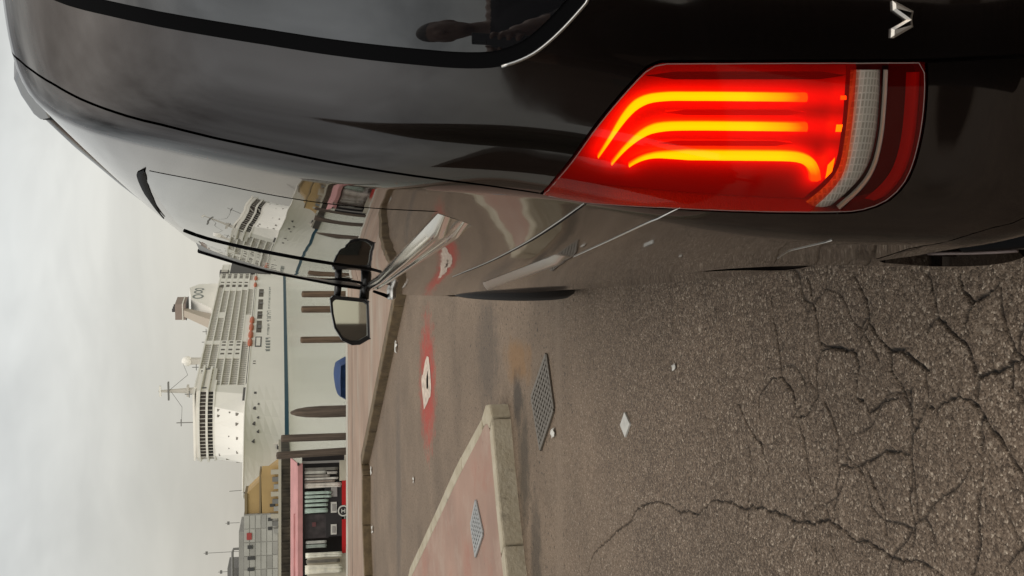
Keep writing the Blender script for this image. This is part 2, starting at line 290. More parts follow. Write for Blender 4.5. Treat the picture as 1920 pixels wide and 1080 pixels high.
# near patch as a real height field: cracks are sunk into it
PX0, PX1, PY0, PY1, GS = -2.95, -.35, .55, 4.55, .0045
CRACKS = [[0.01129, [[-2.3768, 4.0731], [-2.2642, 3.9712], [-2.1356, 3.7269], [-2.0002, 3.4398], [-1.8825, 3.2553], [-1.8419, 3.0862], [-1.8302, 2.8927], [-1.813, 2.6818]]], [0.00983, [[-1.813, 2.6818], [-1.7374, 2.5304], [-1.7165, 2.3913], [-1.7169, 2.2625], [-1.6867, 2.1417], [-1.6866, 2.0608], [-1.6814, 1.9389], [-1.6773, 1.8121], [-1.6479, 1.7323], [-1.656, 1.6574], [-1.6771, 1.5749], [-1.6616, 1.518], [-1.6799, 1.4223], [-1.6835, 1.3619], [-1.6632, 1.313], [-1.667, 1.2573], [-1.6757, 1.2128], [-1.689, 1.1785]]], [0.00545, [[-1.6424, 1.6879], [-1.5606, 1.6734], [-1.4786, 1.653]]], [0.00812, [[-1.4786, 1.653], [-1.4585, 1.5353], [-1.4184, 1.4471], [-1.4015, 1.3648], [-1.408, 1.3258]]], [0.00592, [[-1.408, 1.3258], [-1.4706, 1.3177], [-1.5189, 1.3285], [-1.585, 1.311], [-1.6335, 1.3218]]], [0.00435, [[-1.4786, 1.653], [-1.4071, 1.6573], [-1.3389, 1.6992], [-1.3083, 1.7303]]], [0.00577, [[-1.1474, 2.0007], [-1.2496, 1.9879], [-1.2953, 1.9148], [-1.3648, 1.8948]]], [0.00554, [[-1.3648, 1.8948], [-1.3593, 1.8384], [-1.2911, 1.7691], [-1.2025, 1.7735], [-1.1604, 1.7461]]], [0.00732, [[-1.1604, 1.7461], [-1.1478, 1.6694], [-1.1543, 1.5735], [-1.1977, 1.5458]]], [0.00513, [[-1.1977, 1.5458], [-1.2688, 1.5648], [-1.3166, 1.4985], [-1.2801, 1.4332], [-1.266, 1.3714]]], [0.00454, [[-1.3648, 1.8948], [-1.4176, 1.8607], [-1.4771, 1.8344], [-1.5378, 1.8222], [-1.5817, 1.7963]]], [0.00615, [[-1.3652, 2.3079], [-1.4495, 2.2034], [-1.4801, 2.1365], [-1.5632, 2.0816]]], [0.00491, [[-1.2496, 1.9879], [-1.2613, 2.0582], [-1.3284, 2.1494], [-1.3891, 2.1426]]], [0.00951, [[-1.131, 1.4295], [-1.1511, 1.3989], [-1.1436, 1.3534], [-1.1885, 1.2545], [-1.2787, 1.2477], [-1.2843, 1.2164]]], [0.00799, [[-1.2843, 1.2164], [-1.2524, 1.1677], [-1.249, 1.0932], [-1.2671, 1.0581], [-1.3147, 1.0172], [-1.3542, 0.9668], [-1.4028, 0.9258], [-1.4303, 0.8858]]], [0.00779, [[-1.1511, 1.3989], [-1.2077, 1.3901], [-1.2408, 1.3509], [-1.2912, 1.3229], [-1.3416, 1.305], [-1.408, 1.3258]]], [0.0048, [[-1.2738, 1.2567], [-1.3098, 1.276], [-1.3416, 1.305]]], [0.00701, [[-1.1217, 1.1062], [-1.1581, 1.0829], [-1.1967, 1.0641], [-1.1745, 0.9914], [-1.155, 0.9547], [-1.146, 0.9194]]], [0.0054, [[-1.1967, 1.0641], [-1.2418, 1.0692]]], [0.0064, [[-1.3766, 1.0569], [-1.4388, 1.0546], [-1.5158, 1.076], [-1.5555, 1.0652], [-1.6463, 1.095]]], [0.00631, [[-1.2671, 1.0581], [-1.3766, 1.0569]]], [0.00399, [[-1.6822, 1.7854], [-1.7644, 1.7874], [-1.8159, 1.7755]]], [0.00443, [[-1.4997, 2.2307], [-1.5835, 2.2153], [-1.6554, 2.2258], [-1.7748, 2.2375]]], [0.00461, [[-1.4771, 1.5135], [-1.5528, 1.4505], [-1.6277, 1.4314]]], [0.00607, [[-1.2398, 0.9217], [-1.2127, 0.9561], [-1.1427, 0.9616]]], [0.00651, [[-0.9501, 1.8199], [-0.9705, 1.8056], [-1.0405, 1.7782], [-1.1386, 1.752], [-1.1469, 1.7058], [-1.1515, 1.6257], [-1.1606, 1.5582], [-1.2058, 1.547]]], [0.01021, [[-0.9399, 1.5694], [-0.9565, 1.5573], [-1.0191, 1.506], [-1.0776, 1.4955], [-1.1125, 1.4535], [-1.1461, 1.4016]]], [0.00769, [[-1.1461, 1.4016], [-1.1464, 1.3509], [-1.1712, 1.289], [-1.1935, 1.243]]], [0.00497, [[-1.1461, 1.4016], [-1.1978, 1.3992]]], [0.00843, [[-0.9529, 1.2403], [-0.9695, 1.2342], [-1.0186, 1.216], [-1.0589, 1.2075], [-1.0981, 1.1524], [-1.1242, 1.1054], [-1.1802, 1.0722]]], [0.0063, [[-0.9614, 1.1249], [-0.9731, 1.1252], [-1.0046, 1.1083], [-1.0281, 1.0798], [-1.0099, 1.0289], [-0.9849, 0.9904]]], [0.00545, [[-1.0281, 1.0798], [-1.0742, 1.11]]], [0.00609, [[-0.9924, 0.9853], [-1.0217, 0.986], [-1.0802, 0.9717], [-1.1339, 0.9473], [-1.1507, 0.9195]]], [0.00472, [[-0.9962, 2.0551], [-1.0663, 2.0398], [-1.1458, 2.0081], [-1.2349, 1.9883]]], [0.00379, [[-1.0589, 1.2075], [-1.0958, 1.2472]]], [0.00414, [[-1.0776, 1.4955], [-1.1235, 1.5409]]]]
def near_ground():
    nx, ny = int(round((PX1-PX0)/GS))+1, int(round((PY1-PY0)/GS))+1
    xs, ys = np.linspace(PX0, PX1, nx), np.linspace(PY0, PY1, ny)
    H = np.zeros((ny, nx)); D = np.zeros((ny, nx))
    for w0, pts in CRACKS:
        pts = [np.array(p) for p in pts]; fine = []
        for a, b in zip(pts[:-1], pts[1:]):
            n = max(2, int(np.linalg.norm(b-a)/.013)); wob = np.cumsum(RNG.normal(0, .0026, (n, 2)), 0); wob -= np.linspace(0, 1, n)[:, None]*wob[-1]
            for k in range(n): fine.append(a+(b-a)*k/n + (wob[k]+RNG.normal(0, .0018, 2))*(k > 0))
        fine.append(pts[-1])
        nf = len(fine)
        for i in range(nf-1):
            a, b = fine[i], fine[i+1]; t_ = i/nf
            r = min(max(w0*.95, .0026), .0052)*(.50+.85*RNG.random()**1.5)*(1-.35*abs(2*t_-1))
            R = r+.012
            i0, i1 = np.searchsorted(xs, min(a[0], b[0])-R), np.searchsorted(xs, max(a[0], b[0])+R)
            j0, j1 = np.searchsorted(ys, min(a[1], b[1])-R), np.searchsorted(ys, max(a[1], b[1])+R)
            if i1 <= i0 or j1 <= j0: continue
            X, Y = np.meshgrid(xs[i0:i1], ys[j0:j1]); ab = b-a; l2 = max(1e-9, ab@ab)
            t = np.clip(((X-a[0])*ab[0]+(Y-a[1])*ab[1])/l2, 0, 1)
            d = np.hypot(X-a[0]-t*ab[0], Y-a[1]-t*ab[1])
            k = np.clip(1-(d-r*.55)/(r*.55), 0, 1)
            H[j0:j1, i0:i1] = np.minimum(H[j0:j1, i0:i1], -k*(.004+1.1*r)); D[j0:j1, i0:i1] = np.maximum(D[j0:j1, i0:i1], k*.97)
    # fine alligator web where the surface is worn most, close to the van
    sel = ys < 2.75; X, Y = np.meshgrid(xs, ys[sel]); WX = X+.035*np.sin(9*Y+1.3)+.02*np.sin(23*X+17*Y); WY = Y+.035*np.sin(8*X+.4)+.02*np.sin(21*Y-15*X)
    cand = np.stack([RNG.uniform(PX0-.2, PX1+.2, 900), RNG.uniform(PY0-.2, 2.95, 900)], 1); sd_ = []
    for c_ in cand:
        if all((c_[0]-q_[0])**2+(c_[1]-q_[1])**2 > .21**2 for q_ in sd_): sd_.append(c_)
    f1 = np.full(X.shape, 9.); f2 = f1.copy()
    for a in sd_:
        d = np.hypot(WX-a[0], WY-a[1]); f2 = np.minimum(f2, np.maximum(d, f1)); f1 = np.minimum(f1, d)
    gate = np.sin(6.1*X+2.2*np.sin(3*Y))*np.sin(5.3*Y+1.7*np.sin(4*X))+.35*np.sin(31*X+5)*np.sin(27*Y); fade = np.clip((2.5-Y)/.9, 0, 1)*np.clip((X+2.6)/.5, 0, 1)
    wv = .0017+.0013*np.abs(np.sin(40*X+31*Y)); k = np.clip(1-((f2-f1)*.5-wv*.5)/wv, 0, 1)*np.clip(gate*2.5+.75, 0, 1)*fade
    H[sel] = np.minimum(H[sel], -k*.006); D[sel] = np.maximum(D[sel], k*.85)
    # slabs between cracks sit a little uneven, plus coarse aggregate relief
    def smooth_noise(step, amp):
        gx, gy = int((PX1-PX0)/step)+3, int((PY1-PY0)/step)+3; g = RNG.normal(0, amp, (gy, gx))
        fx, fy = (xs-PX0)/step, (ys-PY0)/step; ix, iy = fx.astype(int), fy.astype(int); tx, ty = fx-ix, fy-iy
        tx, ty = tx*tx*(3-2*tx), ty*ty*(3-2*ty)
        A = g[iy][:, ix]*(1-tx)+g[iy][:, ix+1]*tx; B_ = g[iy+1][:, ix]*(1-tx)+g[iy+1][:, ix+1]*tx
        return A*(1-ty)[:, None]+B_*ty[:, None]
    H += smooth_noise(.35, .0018)+smooth_noise(.03, .0006)+smooth_noise(.009, .0006)
    ex = np.clip(np.minimum(xs-PX0, PX1-xs)/.05, 0, 1); ey = np.clip(np.minimum(ys-PY0, PY1-ys)/.05, 0, 1)
    H *= ex[None, :]*ey[:, None]
    X, Y = np.meshgrid(xs, ys); co = np.stack([X, Y, H], -1).reshape(-1, 3).astype(np.float32)
    idx = np.arange(nx*ny).reshape(ny, nx); quads = np.stack([idx[:-1, :-1], idx[:-1, 1:], idx[1:, 1:], idx[1:, :-1]], -1).reshape(-1, 4).astype(np.int32)
    me = bpy.data.meshes.new('cracked_asphalt'); me.vertices.add(len(co)); me.vertices.foreach_set('co', co.ravel())
    me.loops.add(quads.size); me.loops.foreach_set('vertex_index', quads.ravel()); me.polygons.add(len(quads))
    me.polygons.foreach_set('loop_start', np.arange(0, quads.size, 4, dtype=np.int32)); me.update(calc_edges=True)
    at = me.attributes.new('dirt', 'FLOAT', 'POINT'); at.data.foreach_set('value', D.ravel().astype(np.float32))
    me.materials.append(ASPHN); me.polygons.foreach_set('use_smooth', np.ones(len(quads), dtype=bool)); me.validate()
    return tag(link(bpy.data.objects.new('cracked_asphalt', me)), kind='structure')
near_ground()
g = MB()
def sheet(x0, x1, y0, y1, z=0.): g.add([(x0, y0, z), (x1, y0, z), (x1, y1, z), (x0, y1, z)], [(0, 1, 2, 3)])
sheet(-140, 140, -160, PY0); sheet(-140, PX0, PY0, PY1); sheet(PX1, 140, PY0, PY1); sheet(-140, 140, PY1, 20.4)
structure('road', g, ASPH)

PINK = mat('pink_paving', (.285, .195, .140), .8, noise=(1.1, .16, 6), bump=(60, .002))
def stains(m, c2, sc_, lo, hi, amt, stretch=(1, 1, 1)):
    nt = m.node_tree; b = nt.nodes['Principled BSDF']; src = b.inputs['Base Color'].links[0].from_socket; tc = N(nt, 'ShaderNodeTexCoord'); mpn = N(nt, 'ShaderNodeMapping'); mpn.inputs['Scale'].default_value = stretch; L(nt, tc.outputs['Object'], mpn.inputs[0])
    n = N(nt, 'ShaderNodeTexNoise'); n.inputs['Scale'].default_value = sc_; n.inputs['Detail'].default_value = 7; n.inputs['Roughness'].default_value = .68; L(nt, mpn.outputs[0], n.inputs['Vector'])
    k = N(nt, 'ShaderNodeMapRange'); k.inputs['From Min'].default_value = lo; k.inputs['From Max'].default_value = hi; k.inputs['To Min'].default_value = 0; k.inputs['To Max'].default_value = amt; L(nt, n.outputs['Fac'], k.inputs[0])
    x = N(nt, 'ShaderNodeMixRGB'); x.inputs['Color2'].default_value = (*c2, 1); L(nt, src, x.inputs['Color1']); L(nt, k.outputs[0], x.inputs['Fac']); L(nt, x.outputs[0], b.inputs['Base Color'])
def kerb_mat(name, c, stain):
    m = mat(name, c, .85, bump=(45, .006)); nt = m.node_tree; b = nt.nodes['Principled BSDF']; tc = N(nt, 'ShaderNodeTexCoord')
    a = N(nt, 'ShaderNodeTexNoise'); a.inputs['Scale'].default_value = 5; a.inputs['Detail'].default_value = 7; a.inputs['Roughness'].default_value = .7; L(nt, tc.outputs['Object'], a.inputs['Vector'])
    r = N(nt, 'ShaderNodeValToRGB'); r.color_ramp.elements[0].position = .35; r.color_ramp.elements[1].position = .68
    r.color_ramp.elements[0].color = (*c, 1); r.color_ramp.elements[1].color = (*stain, 1); L(nt, a.outputs['Fac'], r.inputs[0]); L(nt, r.outputs[0], b.inputs['Base Color'])
    return m
KERB = kerb_mat('kerb_concrete', (.43, .38, .285), (.32, .27, .185))
KERBF = kerb_mat('kerb_stone_brown', (.165, .115, .058), (.075, .050, .025))
COPING = mat('coping_stone', (.40, .37, .31), .75, noise=(2.5, .15, 5), bump=(30, .004))

stains(PINK, (.34, .29, .23), 1.6, .50, .66, .7, (.35, 1.3, 1)); stains(PINK, (.20, .125, .085), 2.3, .56, .70, .6, (.4, 1.6, 1))
for m_, a_ in ((KERB, .5), (KERBF, .75)): stains(m_, (.055, .044, .028), 9, .58, .72, a_)
stains(KERB, (.34, .31, .25), 3, .55, .72, .6)
# promenade: raised slab with kerb stones along a broken line
PH = .13
kline = [(14.0, -16.5), (-.962, 11.95), (-2.983, 15.75), (-3.72, 17.2), (-3.86, 16.86), (-4.73, 16.9), (-5.5, 16.5), (-9.5, 15.2), (-60, 12.0)]
pm = MB(); QY = 21.36
def offs(line, d):
    out = []
    for i, p in enumerate(line):
        a = np.array(line[max(i-1, 0)]); b = np.array(line[min(i+1, len(line)-1)]); t = (b-a)/np.linalg.norm(b-a); out.append((p[0]+t[1]*d, p[1]-t[0]*d))
    return out
inner = [(14.2, -16.3), (-.80, 12.03), (-2.82, 15.87), (-3.60, 17.42), (-3.95, 17.06), (-4.70, 17.08), (-5.45, 16.69), (-9.45, 15.4), (-60, 12.2)]
poly = inner + [(-60, QY-.5), (120, QY-.5), (120, -16.3)]
pm.prism(poly, -.02, PH)
prom = structure('promenade', pm, PINK)
def kerb_run(outer, inner, top, parent, m, lens=1.0, jitter=.006):
    n = 0
    for i in range(len(outer)-1):
        a, b, c, d = [Vector((*p, 0)) for p in (outer[i], outer[i+1], inner[i], inner[i+1])]
        ln = (b-a).length; k = max(1, round(ln/lens)) if ln < 40 else max(1, round(ln/2))
        for j in range(k):
            t0, t1 = j/k+.006/ln, (j+1)/k-.006/ln
            P = [a.lerp(b, t0), a.lerp(b, t1), c.lerp(d, t1), c.lerp(d, t0)]; dz = random.uniform(-jitter, jitter)
            mb = MB().prism([(p.x, p.y) for p in P], -.03, top+.004+dz)
            ob = mb.build('kerb_stone', m, parent, bevel=.012); n += 1
kerb_run(kline[1:-1], inner[1:-1], PH, prom, KERBF, 1.1)
kerb_run([(6.0, -1.3), (.2, 9.72), kline[1]], [(6.17, -1.2), (.36, 9.80), inner[1]], PH, prom, KERBF, 1.1)
tag(MB().box(-60, 120, 19.55, 19.60, PH+.001, PH+.0035).build('paving_joint', mat('joint_dark', (.11, .085, .06), .9), prom), kind='stuff')
# coping stones at the quay edge
for k in range(26):
    x = -20+k*1.55
    MB().box(x+.004, x+1.546, QY-.5, QY, -.1, PH+.012+random.uniform(-.003, .003)).build('coping_stone', COPING, prom, bevel=.01)
QW = mat('quay_wall_stone', (.16, .14, .11), .9, noise=(.8, .3, 6))
structure('quay_wall', MB().box(-140, 140, QY-.45, QY-.05, -6, PH-.02), QW)

# water
WATER = bpy.data.materials.new('lagoon_water'); WATER.use_nodes = True; nt = WATER.node_tree; b = nt.nodes['Principled BSDF']
b.inputs['Base Color'].default_value = (.27, .275, .20, 1); b.inputs['Roughness'].default_value = .16; b.inputs['IOR'].default_value = 1.33
tc = N(nt, 'ShaderNodeTexCoord'); mpw = N(nt, 'ShaderNodeMapping'); mpw.inputs['Scale'].default_value = (.5, 1.2, 1); L(nt, tc.outputs['Object'], mpw.inputs[0])
nw = N(nt, 'ShaderNodeTexNoise'); nw.inputs['Scale'].default_value = 1.1; nw.inputs['Detail'].default_value = 6; nw.inputs['Roughness'].default_value = .6; L(nt, mpw.outputs[0], nw.inputs['Vector'])
bw = N(nt, 'ShaderNodeBump'); bw.inputs['Distance'].default_value = .05; bw.inputs['Strength'].default_value = .6; L(nt, nw.outputs['Fac'], bw.inputs['Height']); L(nt, bw.outputs[0], b.inputs['Normal'])
wm = MB().add([(-3000, QY-.2, -2), (3000, QY-.2, -2), (3000, 5000, -2), (-3000, 5000, -2)], [(0, 1, 2, 3)])
structure('water', wm, WATER)

# traffic island
isl_top = [(-1.80, 6.20), (-1.69, 6.05), (-1.676, 5.92), (-1.751, 5.835), (-1.971, 5.757), (-2.349, 5.59), (-2.706, 5.40), (-4.6, 4.55), (-9.5, 2.4)]
isl_in = [(-1.86, 6.13), (-1.83, 6.06), (-1.82, 6.00), (-1.85, 5.92), (-2.03, 5.85), (-2.40, 5.69), (-2.76, 5.50), (-4.66, 4.65), (-9.55, 2.5)]
isl_back = [(-1.80, 6.20), (-2.251, 7.192), (-3.972, 10.545), (-6.6, 12.6), (-10.5, 13.2)]
isl_back_in = [(-1.90, 6.18), (-2.36, 7.15), (-4.06, 10.46), (-6.65, 12.46), (-10.5, 13.05)]
PINK2 = mat('pink_island_paving', (.300, .190, .142), .8, noise=(1.7, .14, 6), bump=(70, .0015))
stains(PINK2, (.30, .125, .085), 1.9, .52, .66, .55, (1.0, 1.0, 1)); stains(PINK2, (.36, .27, .21), 2.6, .52, .68, .6); stains(PINK2, (.12, .075, .05), 14, .63, .72, .5)
ip = MB(); poly = isl_in + [(-10.5, 2.6)] + isl_back_in[::-1][:-1]
ip.prism(poly, -.02, PH); isl = structure('traffic_island', ip, PINK2)
def front_run(outer, inn):
    for i, (o0, o1, n0, n1) in enumerate(zip(outer[:-1], outer[1:], inn[:-1], inn[1:])): pass
def kerb_poly(outer, inn, parent, m):
    MB().prism(list(outer)+list(inn)[::-1], -.03, PH+.004+random.uniform(-.003, .003)).build('kerb_stone', m, parent, bevel=.014)
kerb_poly([(-1.80, 6.20), (-1.69, 6.05), (-1.676, 5.92), (-1.749, 5.838)], [(-1.856, 6.13), (-1.83, 6.06), (-1.822, 6.0), (-1.846, 5.926)], isl, KERB)
def along(line, s):
    for a, b in zip(line[:-1], line[1:]):
        l = math.dist(a, b)
        if s <= l: return (a[0]+(b[0]-a[0])*s/l, a[1]+(b[1]-a[1])*s/l)
        s -= l
    return line[-1]
fo, fi = isl_top[3:], isl_in[3:]
lo, li = sum(math.dist(a, b) for a, b in zip(fo[:-1], fo[1:])), sum(math.dist(a, b) for a, b in zip(fi[:-1], fi[1:]))
cuts = [0.008, .865, 1.85, 2.85, 3.85, 4.9, 5.9, 6.9, lo]
for a, b in zip(cuts[:-1], cuts[1:]):
    S = np.linspace(a+.006, b-.006, 6); kerb_poly([along(fo, s) for s in S], [along(fi, s*li/lo) for s in S], isl, KERB)
bo, bi = isl_back, isl_back_in
lb = sum(math.dist(a, b) for a, b in zip(bo[:-1], bo[1:])); lbi = sum(math.dist(a, b) for a, b in zip(bi[:-1], bi[1:]))
nb = 13
for k in range(nb):
    S = np.linspace(lb*k/nb+.006, lb*(k+1)/nb-.006, 4); kerb_poly([along(bo, s) for s in S], [along(bi, s*lbi/lb) for s in S], isl, KERB)

# slotted iron covers
IRON = mat('worn_iron', (.165, .142, .115), .5, .6, bump=(90, .002))
IRONP = mat('pale_galvanised_iron', (.36, .36, .35), .45, .5, bump=(90, .002))
PIT = mat('pit_dark', (.006, .005, .005), .95)
def grate(name, cs, z, nu, nv, m, label, ratio=.45):
    c = [Vector((*p, 0)) for p in cs]; ctr = sum(c, Vector())/4; o = empty(name, (ctr.x, ctr.y, z), label=label, cat='drain cover')
    c = [p-ctr for p in c]
    f = lambda u, v: (c[0].lerp(c[1], u)).lerp(c[3].lerp(c[2], u), v)
    MB().add([(p.x, p.y, .002) for p in c], [(0, 1, 2, 3)]).build('pit', PIT, o)
    def bar(a, b, wd, h):
        t = (b-a).normalized(); n = Vector((-t.y, t.x, 0))*wd
        return MB().prism([tuple((a-n)[:2]), tuple((b-n)[:2]), tuple((b+n)[:2]), tuple((a+n)[:2])], .003, h)
    for i in range(nu+1):
        u = i/nu; wd = c[0].__sub__(c[1]).length/nu*ratio*.5
        bar(f(u, 0), f(u, 1), wd*(1.6 if i in (0, nu) else 1), .012).build('bar', m, o)
    for j in range(nv+1):
        v = j/nv; wd = (c[0]-c[3]).length/nv*ratio*.5
        bar(f(0, v), f(1, v), wd*(1.6 if j in (0, nv) else 1), .0135).build('bar', m, o)
    return o
grate('drain_grate', [(-1.294, 4.847), (-1.573, 5.204), (-1.868, 4.999), (-1.60, 4.69)], .0, 10, 9, IRON, 'square iron drain grate set in the asphalt beside the kerb tip')
grate('drain_cover', [(-2.426, 6.396), (-2.64, 6.592), (-2.829, 6.426), (-2.605, 6.14)], PH, 6, 7, IRONP, 'pale metal inspection grate set in the pink island paving')

# white mark inside the red disc on the road
WPAINT = mat('road_paint_white', (.52, .43, .35), .8, noise=(16, .32, 7), bump=(150, .003))
GLY = [[[-1.5065, 9.8628], [-1.5097, 9.7355], [-1.5958, 9.6543], [-1.7338, 9.5756], [-1.8386, 9.5538], [-1.92, 9.6129], [-1.9465, 9.7212], [-2.0039, 9.8323], [-2.1008, 10.0965], [-1.9951, 10.1658], [-1.925, 10.2277], [-1.8416, 10.2901], [-1.7791, 10.2978], [-1.7316, 10.2413], [-1.7205, 10.159], [-1.6553, 10.1034], [-1.5635, 9.9946]], [[-1.653, 9.8322], [-1.7217, 9.766], [-1.8295, 9.7602], [-1.861, 9.8288], [-1.8513, 9.8972], [-1.7543, 9.9034]]]
def flat_poly(name, outer, hole, z, th, m, label=None, cat=None):
    V = [tuple(p) for p in outer]; E = [(i, (i+1) % len(outer)) for i in range(len(outer))]
    if hole:
        n = len(V); V += [tuple(p) for p in hole]; E += [(n+i, n+(i+1) % len(hole)) for i in range(len(hole))]
    r = delaunay_2d_cdt([Vector(v) for v in V], E, [], 3 if hole else 1, 1e-6)
    vs, fs = r[0], r[2]; n = len(vs)
    vv = [(p.x, p.y, z+th) for p in vs]
    return mesh_obj(name, vv, fs, m)
tag(flat_poly('road_marking', GLY[0], GLY[1], .0, .004, WPAINT), 'white painted loop shaped mark in the faded red disc on the road', 'road marking')
# little loose things on the ground
PAPER = mat('paper_white', (.62, .60, .55), .7); TILEW = mat('pale_tile', (.52, .51, .47), .5, noise=(30, .1, 3))
tl = MB().prism([(-1.566, 3.522), (-1.501, 3.461), (-1.547, 3.39), (-1.614, 3.456)], .001, .009).build('pale_tile', TILEW)
tag(tl, 'pale square tile lying flat on the grey asphalt beyond the cracks', 'tile')
def scrap(x, y, z, s, rz, label):
    V = []; F = []
    for i in range(4):
        for j in range(4):
            V.append(((i/3-.5)*s*1.5*(1+.1*math.sin(j*3+i)), (j/3-.5)*s, .004+abs(math.sin(i*2.1+j*1.3+x*9))*s*.3))
    F = [(i*4+j, i*4+j+1, i*4+j+5, i*4+j+4) for i in range(3) for j in range(3)]
    o = mesh_obj('paper_scrap', V, F, PAPER, smooth=True); o.location = (x, y, z); o.rotation_euler = (0, 0, rz)
    md = o.modifiers.new('thick', 'SOLIDIFY'); md.thickness = .002
    tag(o, label, 'litter', 'paper scraps dropped along the kerbs')
for s in [[-1.495, 12.69, 0.0, 0.1, 2.5, "crumpled white paper scrap on the road below the brown kerb near the van"], [-1.737, 4.697, 0, 0.045, 2.0, "white paper scrap lying beside the iron drain grate"], [-3.727, 16.539, 0.0, 0.09, 2.6, "white scrap on the road at the corner of the far kerb"], [-4.687, 16.36, 0, 0.1, 1.0, "white scrap under the far kerb in front of the stall"], [-1.265, 2.86, 0, 0.022, 1.9, "tiny pale scrap on the cracked asphalt near the van"], [-2.995, 10.954, 0, 0.05, 0.9, "lone white scrap in the middle of the far lane"]]: scrap(*s)

# ================================================================== VAN BODY SURFACE
PROF = np.array([[0.2, 0.8943, 0.14, 5.02], [0.25, 0.9417, 0.075, 5.08], [0.33, 0.9671, 0.03, 5.12], [0.45, 0.9723, 0.005, 5.14], [0.6, 0.9665, 0.0, 5.13], [0.72, 0.9617, 0.015, 5.1], [0.8, 0.9596, 0.04, 5.06], [0.95, 0.9529, 0.068, 4.95], [1.06, 0.9412, 0.085, 4.62], [1.15, 0.9262, 0.1, 4.33], [1.25, 0.9125, 0.118, 4.16], [1.4, 0.9036, 0.147, 3.92], [1.55, 0.883, 0.18, 3.66], [1.6785, 0.8551, 0.202, 3.42], [1.7675, 0.8308, 0.2345, 3.24], [1.8367, 0.7916, 0.2864, 3.06], [1.8762, 0.7378, 0.3618, 2.9], [1.893, 0.6765, 0.4498, 2.78]])
BL, BN, BM, BB, BTAP, BTL, BLF = 0.1684, 4.3, 2.5, 0.012, 0.0271, 1.6, 0.7
def _spl(t, y):
    n = len(t); h = np.diff(t); A = np.zeros((n, n)); r = np.zeros(y.shape); A[0, 0] = A[-1, -1] = 1
    for i in range(1, n-1):
        A[i, i-1] = h[i-1]; A[i, i] = 2*(h[i-1]+h[i]); A[i, i+1] = h[i]; r[i] = 6*((y[i+1]-y[i])/h[i]-(y[i]-y[i-1])/h[i-1])
    return np.linalg.solve(A, r)
PT = np.r_[0, np.cumsum(np.linalg.norm(np.diff(PROF[:, :3], axis=0), axis=1))]; PM = _spl(PT, PROF); QMAX = float(PT[-1])
def prof_at(q):
    q = np.clip(np.asarray(q, float), 0, QMAX); i = np.clip(np.searchsorted(PT, q)-1, 0, len(PT)-2); h = PT[i+1]-PT[i]
    a = ((PT[i+1]-q)/h)[..., None]; b = ((q-PT[i])/h)[..., None]; h = h[..., None]
    return a*PROF[i]+b*PROF[i+1]+((a**3-a)*PM[i]+(b**3-b)*PM[i+1])*h*h/6
def S_a(a, q):
    a, q = np.broadcast_arrays(np.asarray(a, float), np.asarray(q, float)); p = prof_at(q); z, w_, yr, yf = [p[..., k] for k in range(4)]
    sg = np.where(a < 0, 1., -1.); A = np.abs(a); th = np.clip(A, 0, 1)*math.pi/2
    xr = w_*np.sin(th)**(2/BN); yy = yr+BL*(1-np.cos(th)**(2/BM))+BB*(xr/w_)**2
    y1 = yr+BL+BB; y2 = yf-BLF; ys = y1+(y2-y1)*np.clip(A-1, 0, 1); tf = np.clip(A-2, 0, 1)*math.pi/2
    xf = w_*np.cos(tf)**(2/2.6); yff = y2+BLF*np.sin(tf)**(2/2.2)
    y = np.where(A <= 1, yy, np.where(A <= 2, ys, yff)); tp = BTAP*np.clip(1-(y-yr)/BTL, 0, 1)**2
    k = np.clip((z-.85)/.35, 0, 1); k = k*k*(3-2*k); tp = tp*(.35+.65*k)
    k1, k2 = np.clip((.76-z)/.34, 0, 1), np.clip((y-.60)/.45, 0, 1)*np.clip((4.95-y)/.3, 0, 1)
    tp = tp+(.016*k2*k2*(3-2*k2)+.016*np.exp(-((y-1.0)/.36)**2))*k1*k1*(3-2*k1)
    x = np.where(A <= 1, xr*(1-tp/w_), np.where(A <= 2, w_-tp, xf))
    return np.stack([sg*x, y, z], -1)
_aa = np.r_[np.linspace(0, 1, 400), np.linspace(1.0, 3, 400)[1:]]
_ss = np.r_[0, np.cumsum(np.linalg.norm(np.diff(S_a(_aa, np.full_like(_aa, .9)), axis=0), axis=1))]
def SS(s, q):
    s = np.asarray(s, float); return S_a(np.sign(s)*np.interp(np.abs(s), _ss, _aa)+np.where(s == 0, 1e-6, 0), q)
def NS(s, q):
    s = np.asarray(s, float); q = np.asarray(q, float); e1, e2 = .004, .004
    q = np.clip(q, e2, QMAX-e2); sc = np.where(np.abs(s) < .02, np.sign(s+1e-9)*.02, s)
    n = np.cross(SS(sc+e1, q)-SS(sc-e1, q), SS(sc, q+e2)-SS(sc, q-e2)); P = SS(s, q)
    n = n/np.maximum(np.linalg.norm(n, axis=-1, keepdims=True), 1e-12); c = (n*(P-np.array([0, 2.5, .9]))).sum(-1)
    n = np.where((c < 0)[..., None], -n, n)
    mid = (np.abs(s) < .05)[..., None]; n = np.where(mid, n*np.array([0., 1, 1]), n)
    return n/np.maximum(np.linalg.norm(n, axis=-1, keepdims=True), 1e-12)
def inside(P, poly):
    x, y = P[:, 0], P[:, 1]; c = np.zeros(len(P), bool); n = len(poly); j = n-1
    for i in range(n):
        xi, yi = poly[i]; xj, yj = poly[j]
        k = ((yi > y) != (yj > y)) & (x < (xj-xi)*(y-yi)/((yj-yi) if yj != yi else 1e-12)+xi); c ^= k; j = i
    return c
def area2(p): p = np.array(p); return .5*np.sum(p[:, 0]*np.roll(p[:, 1], -1)-np.roll(p[:, 0], -1)*p[:, 1])
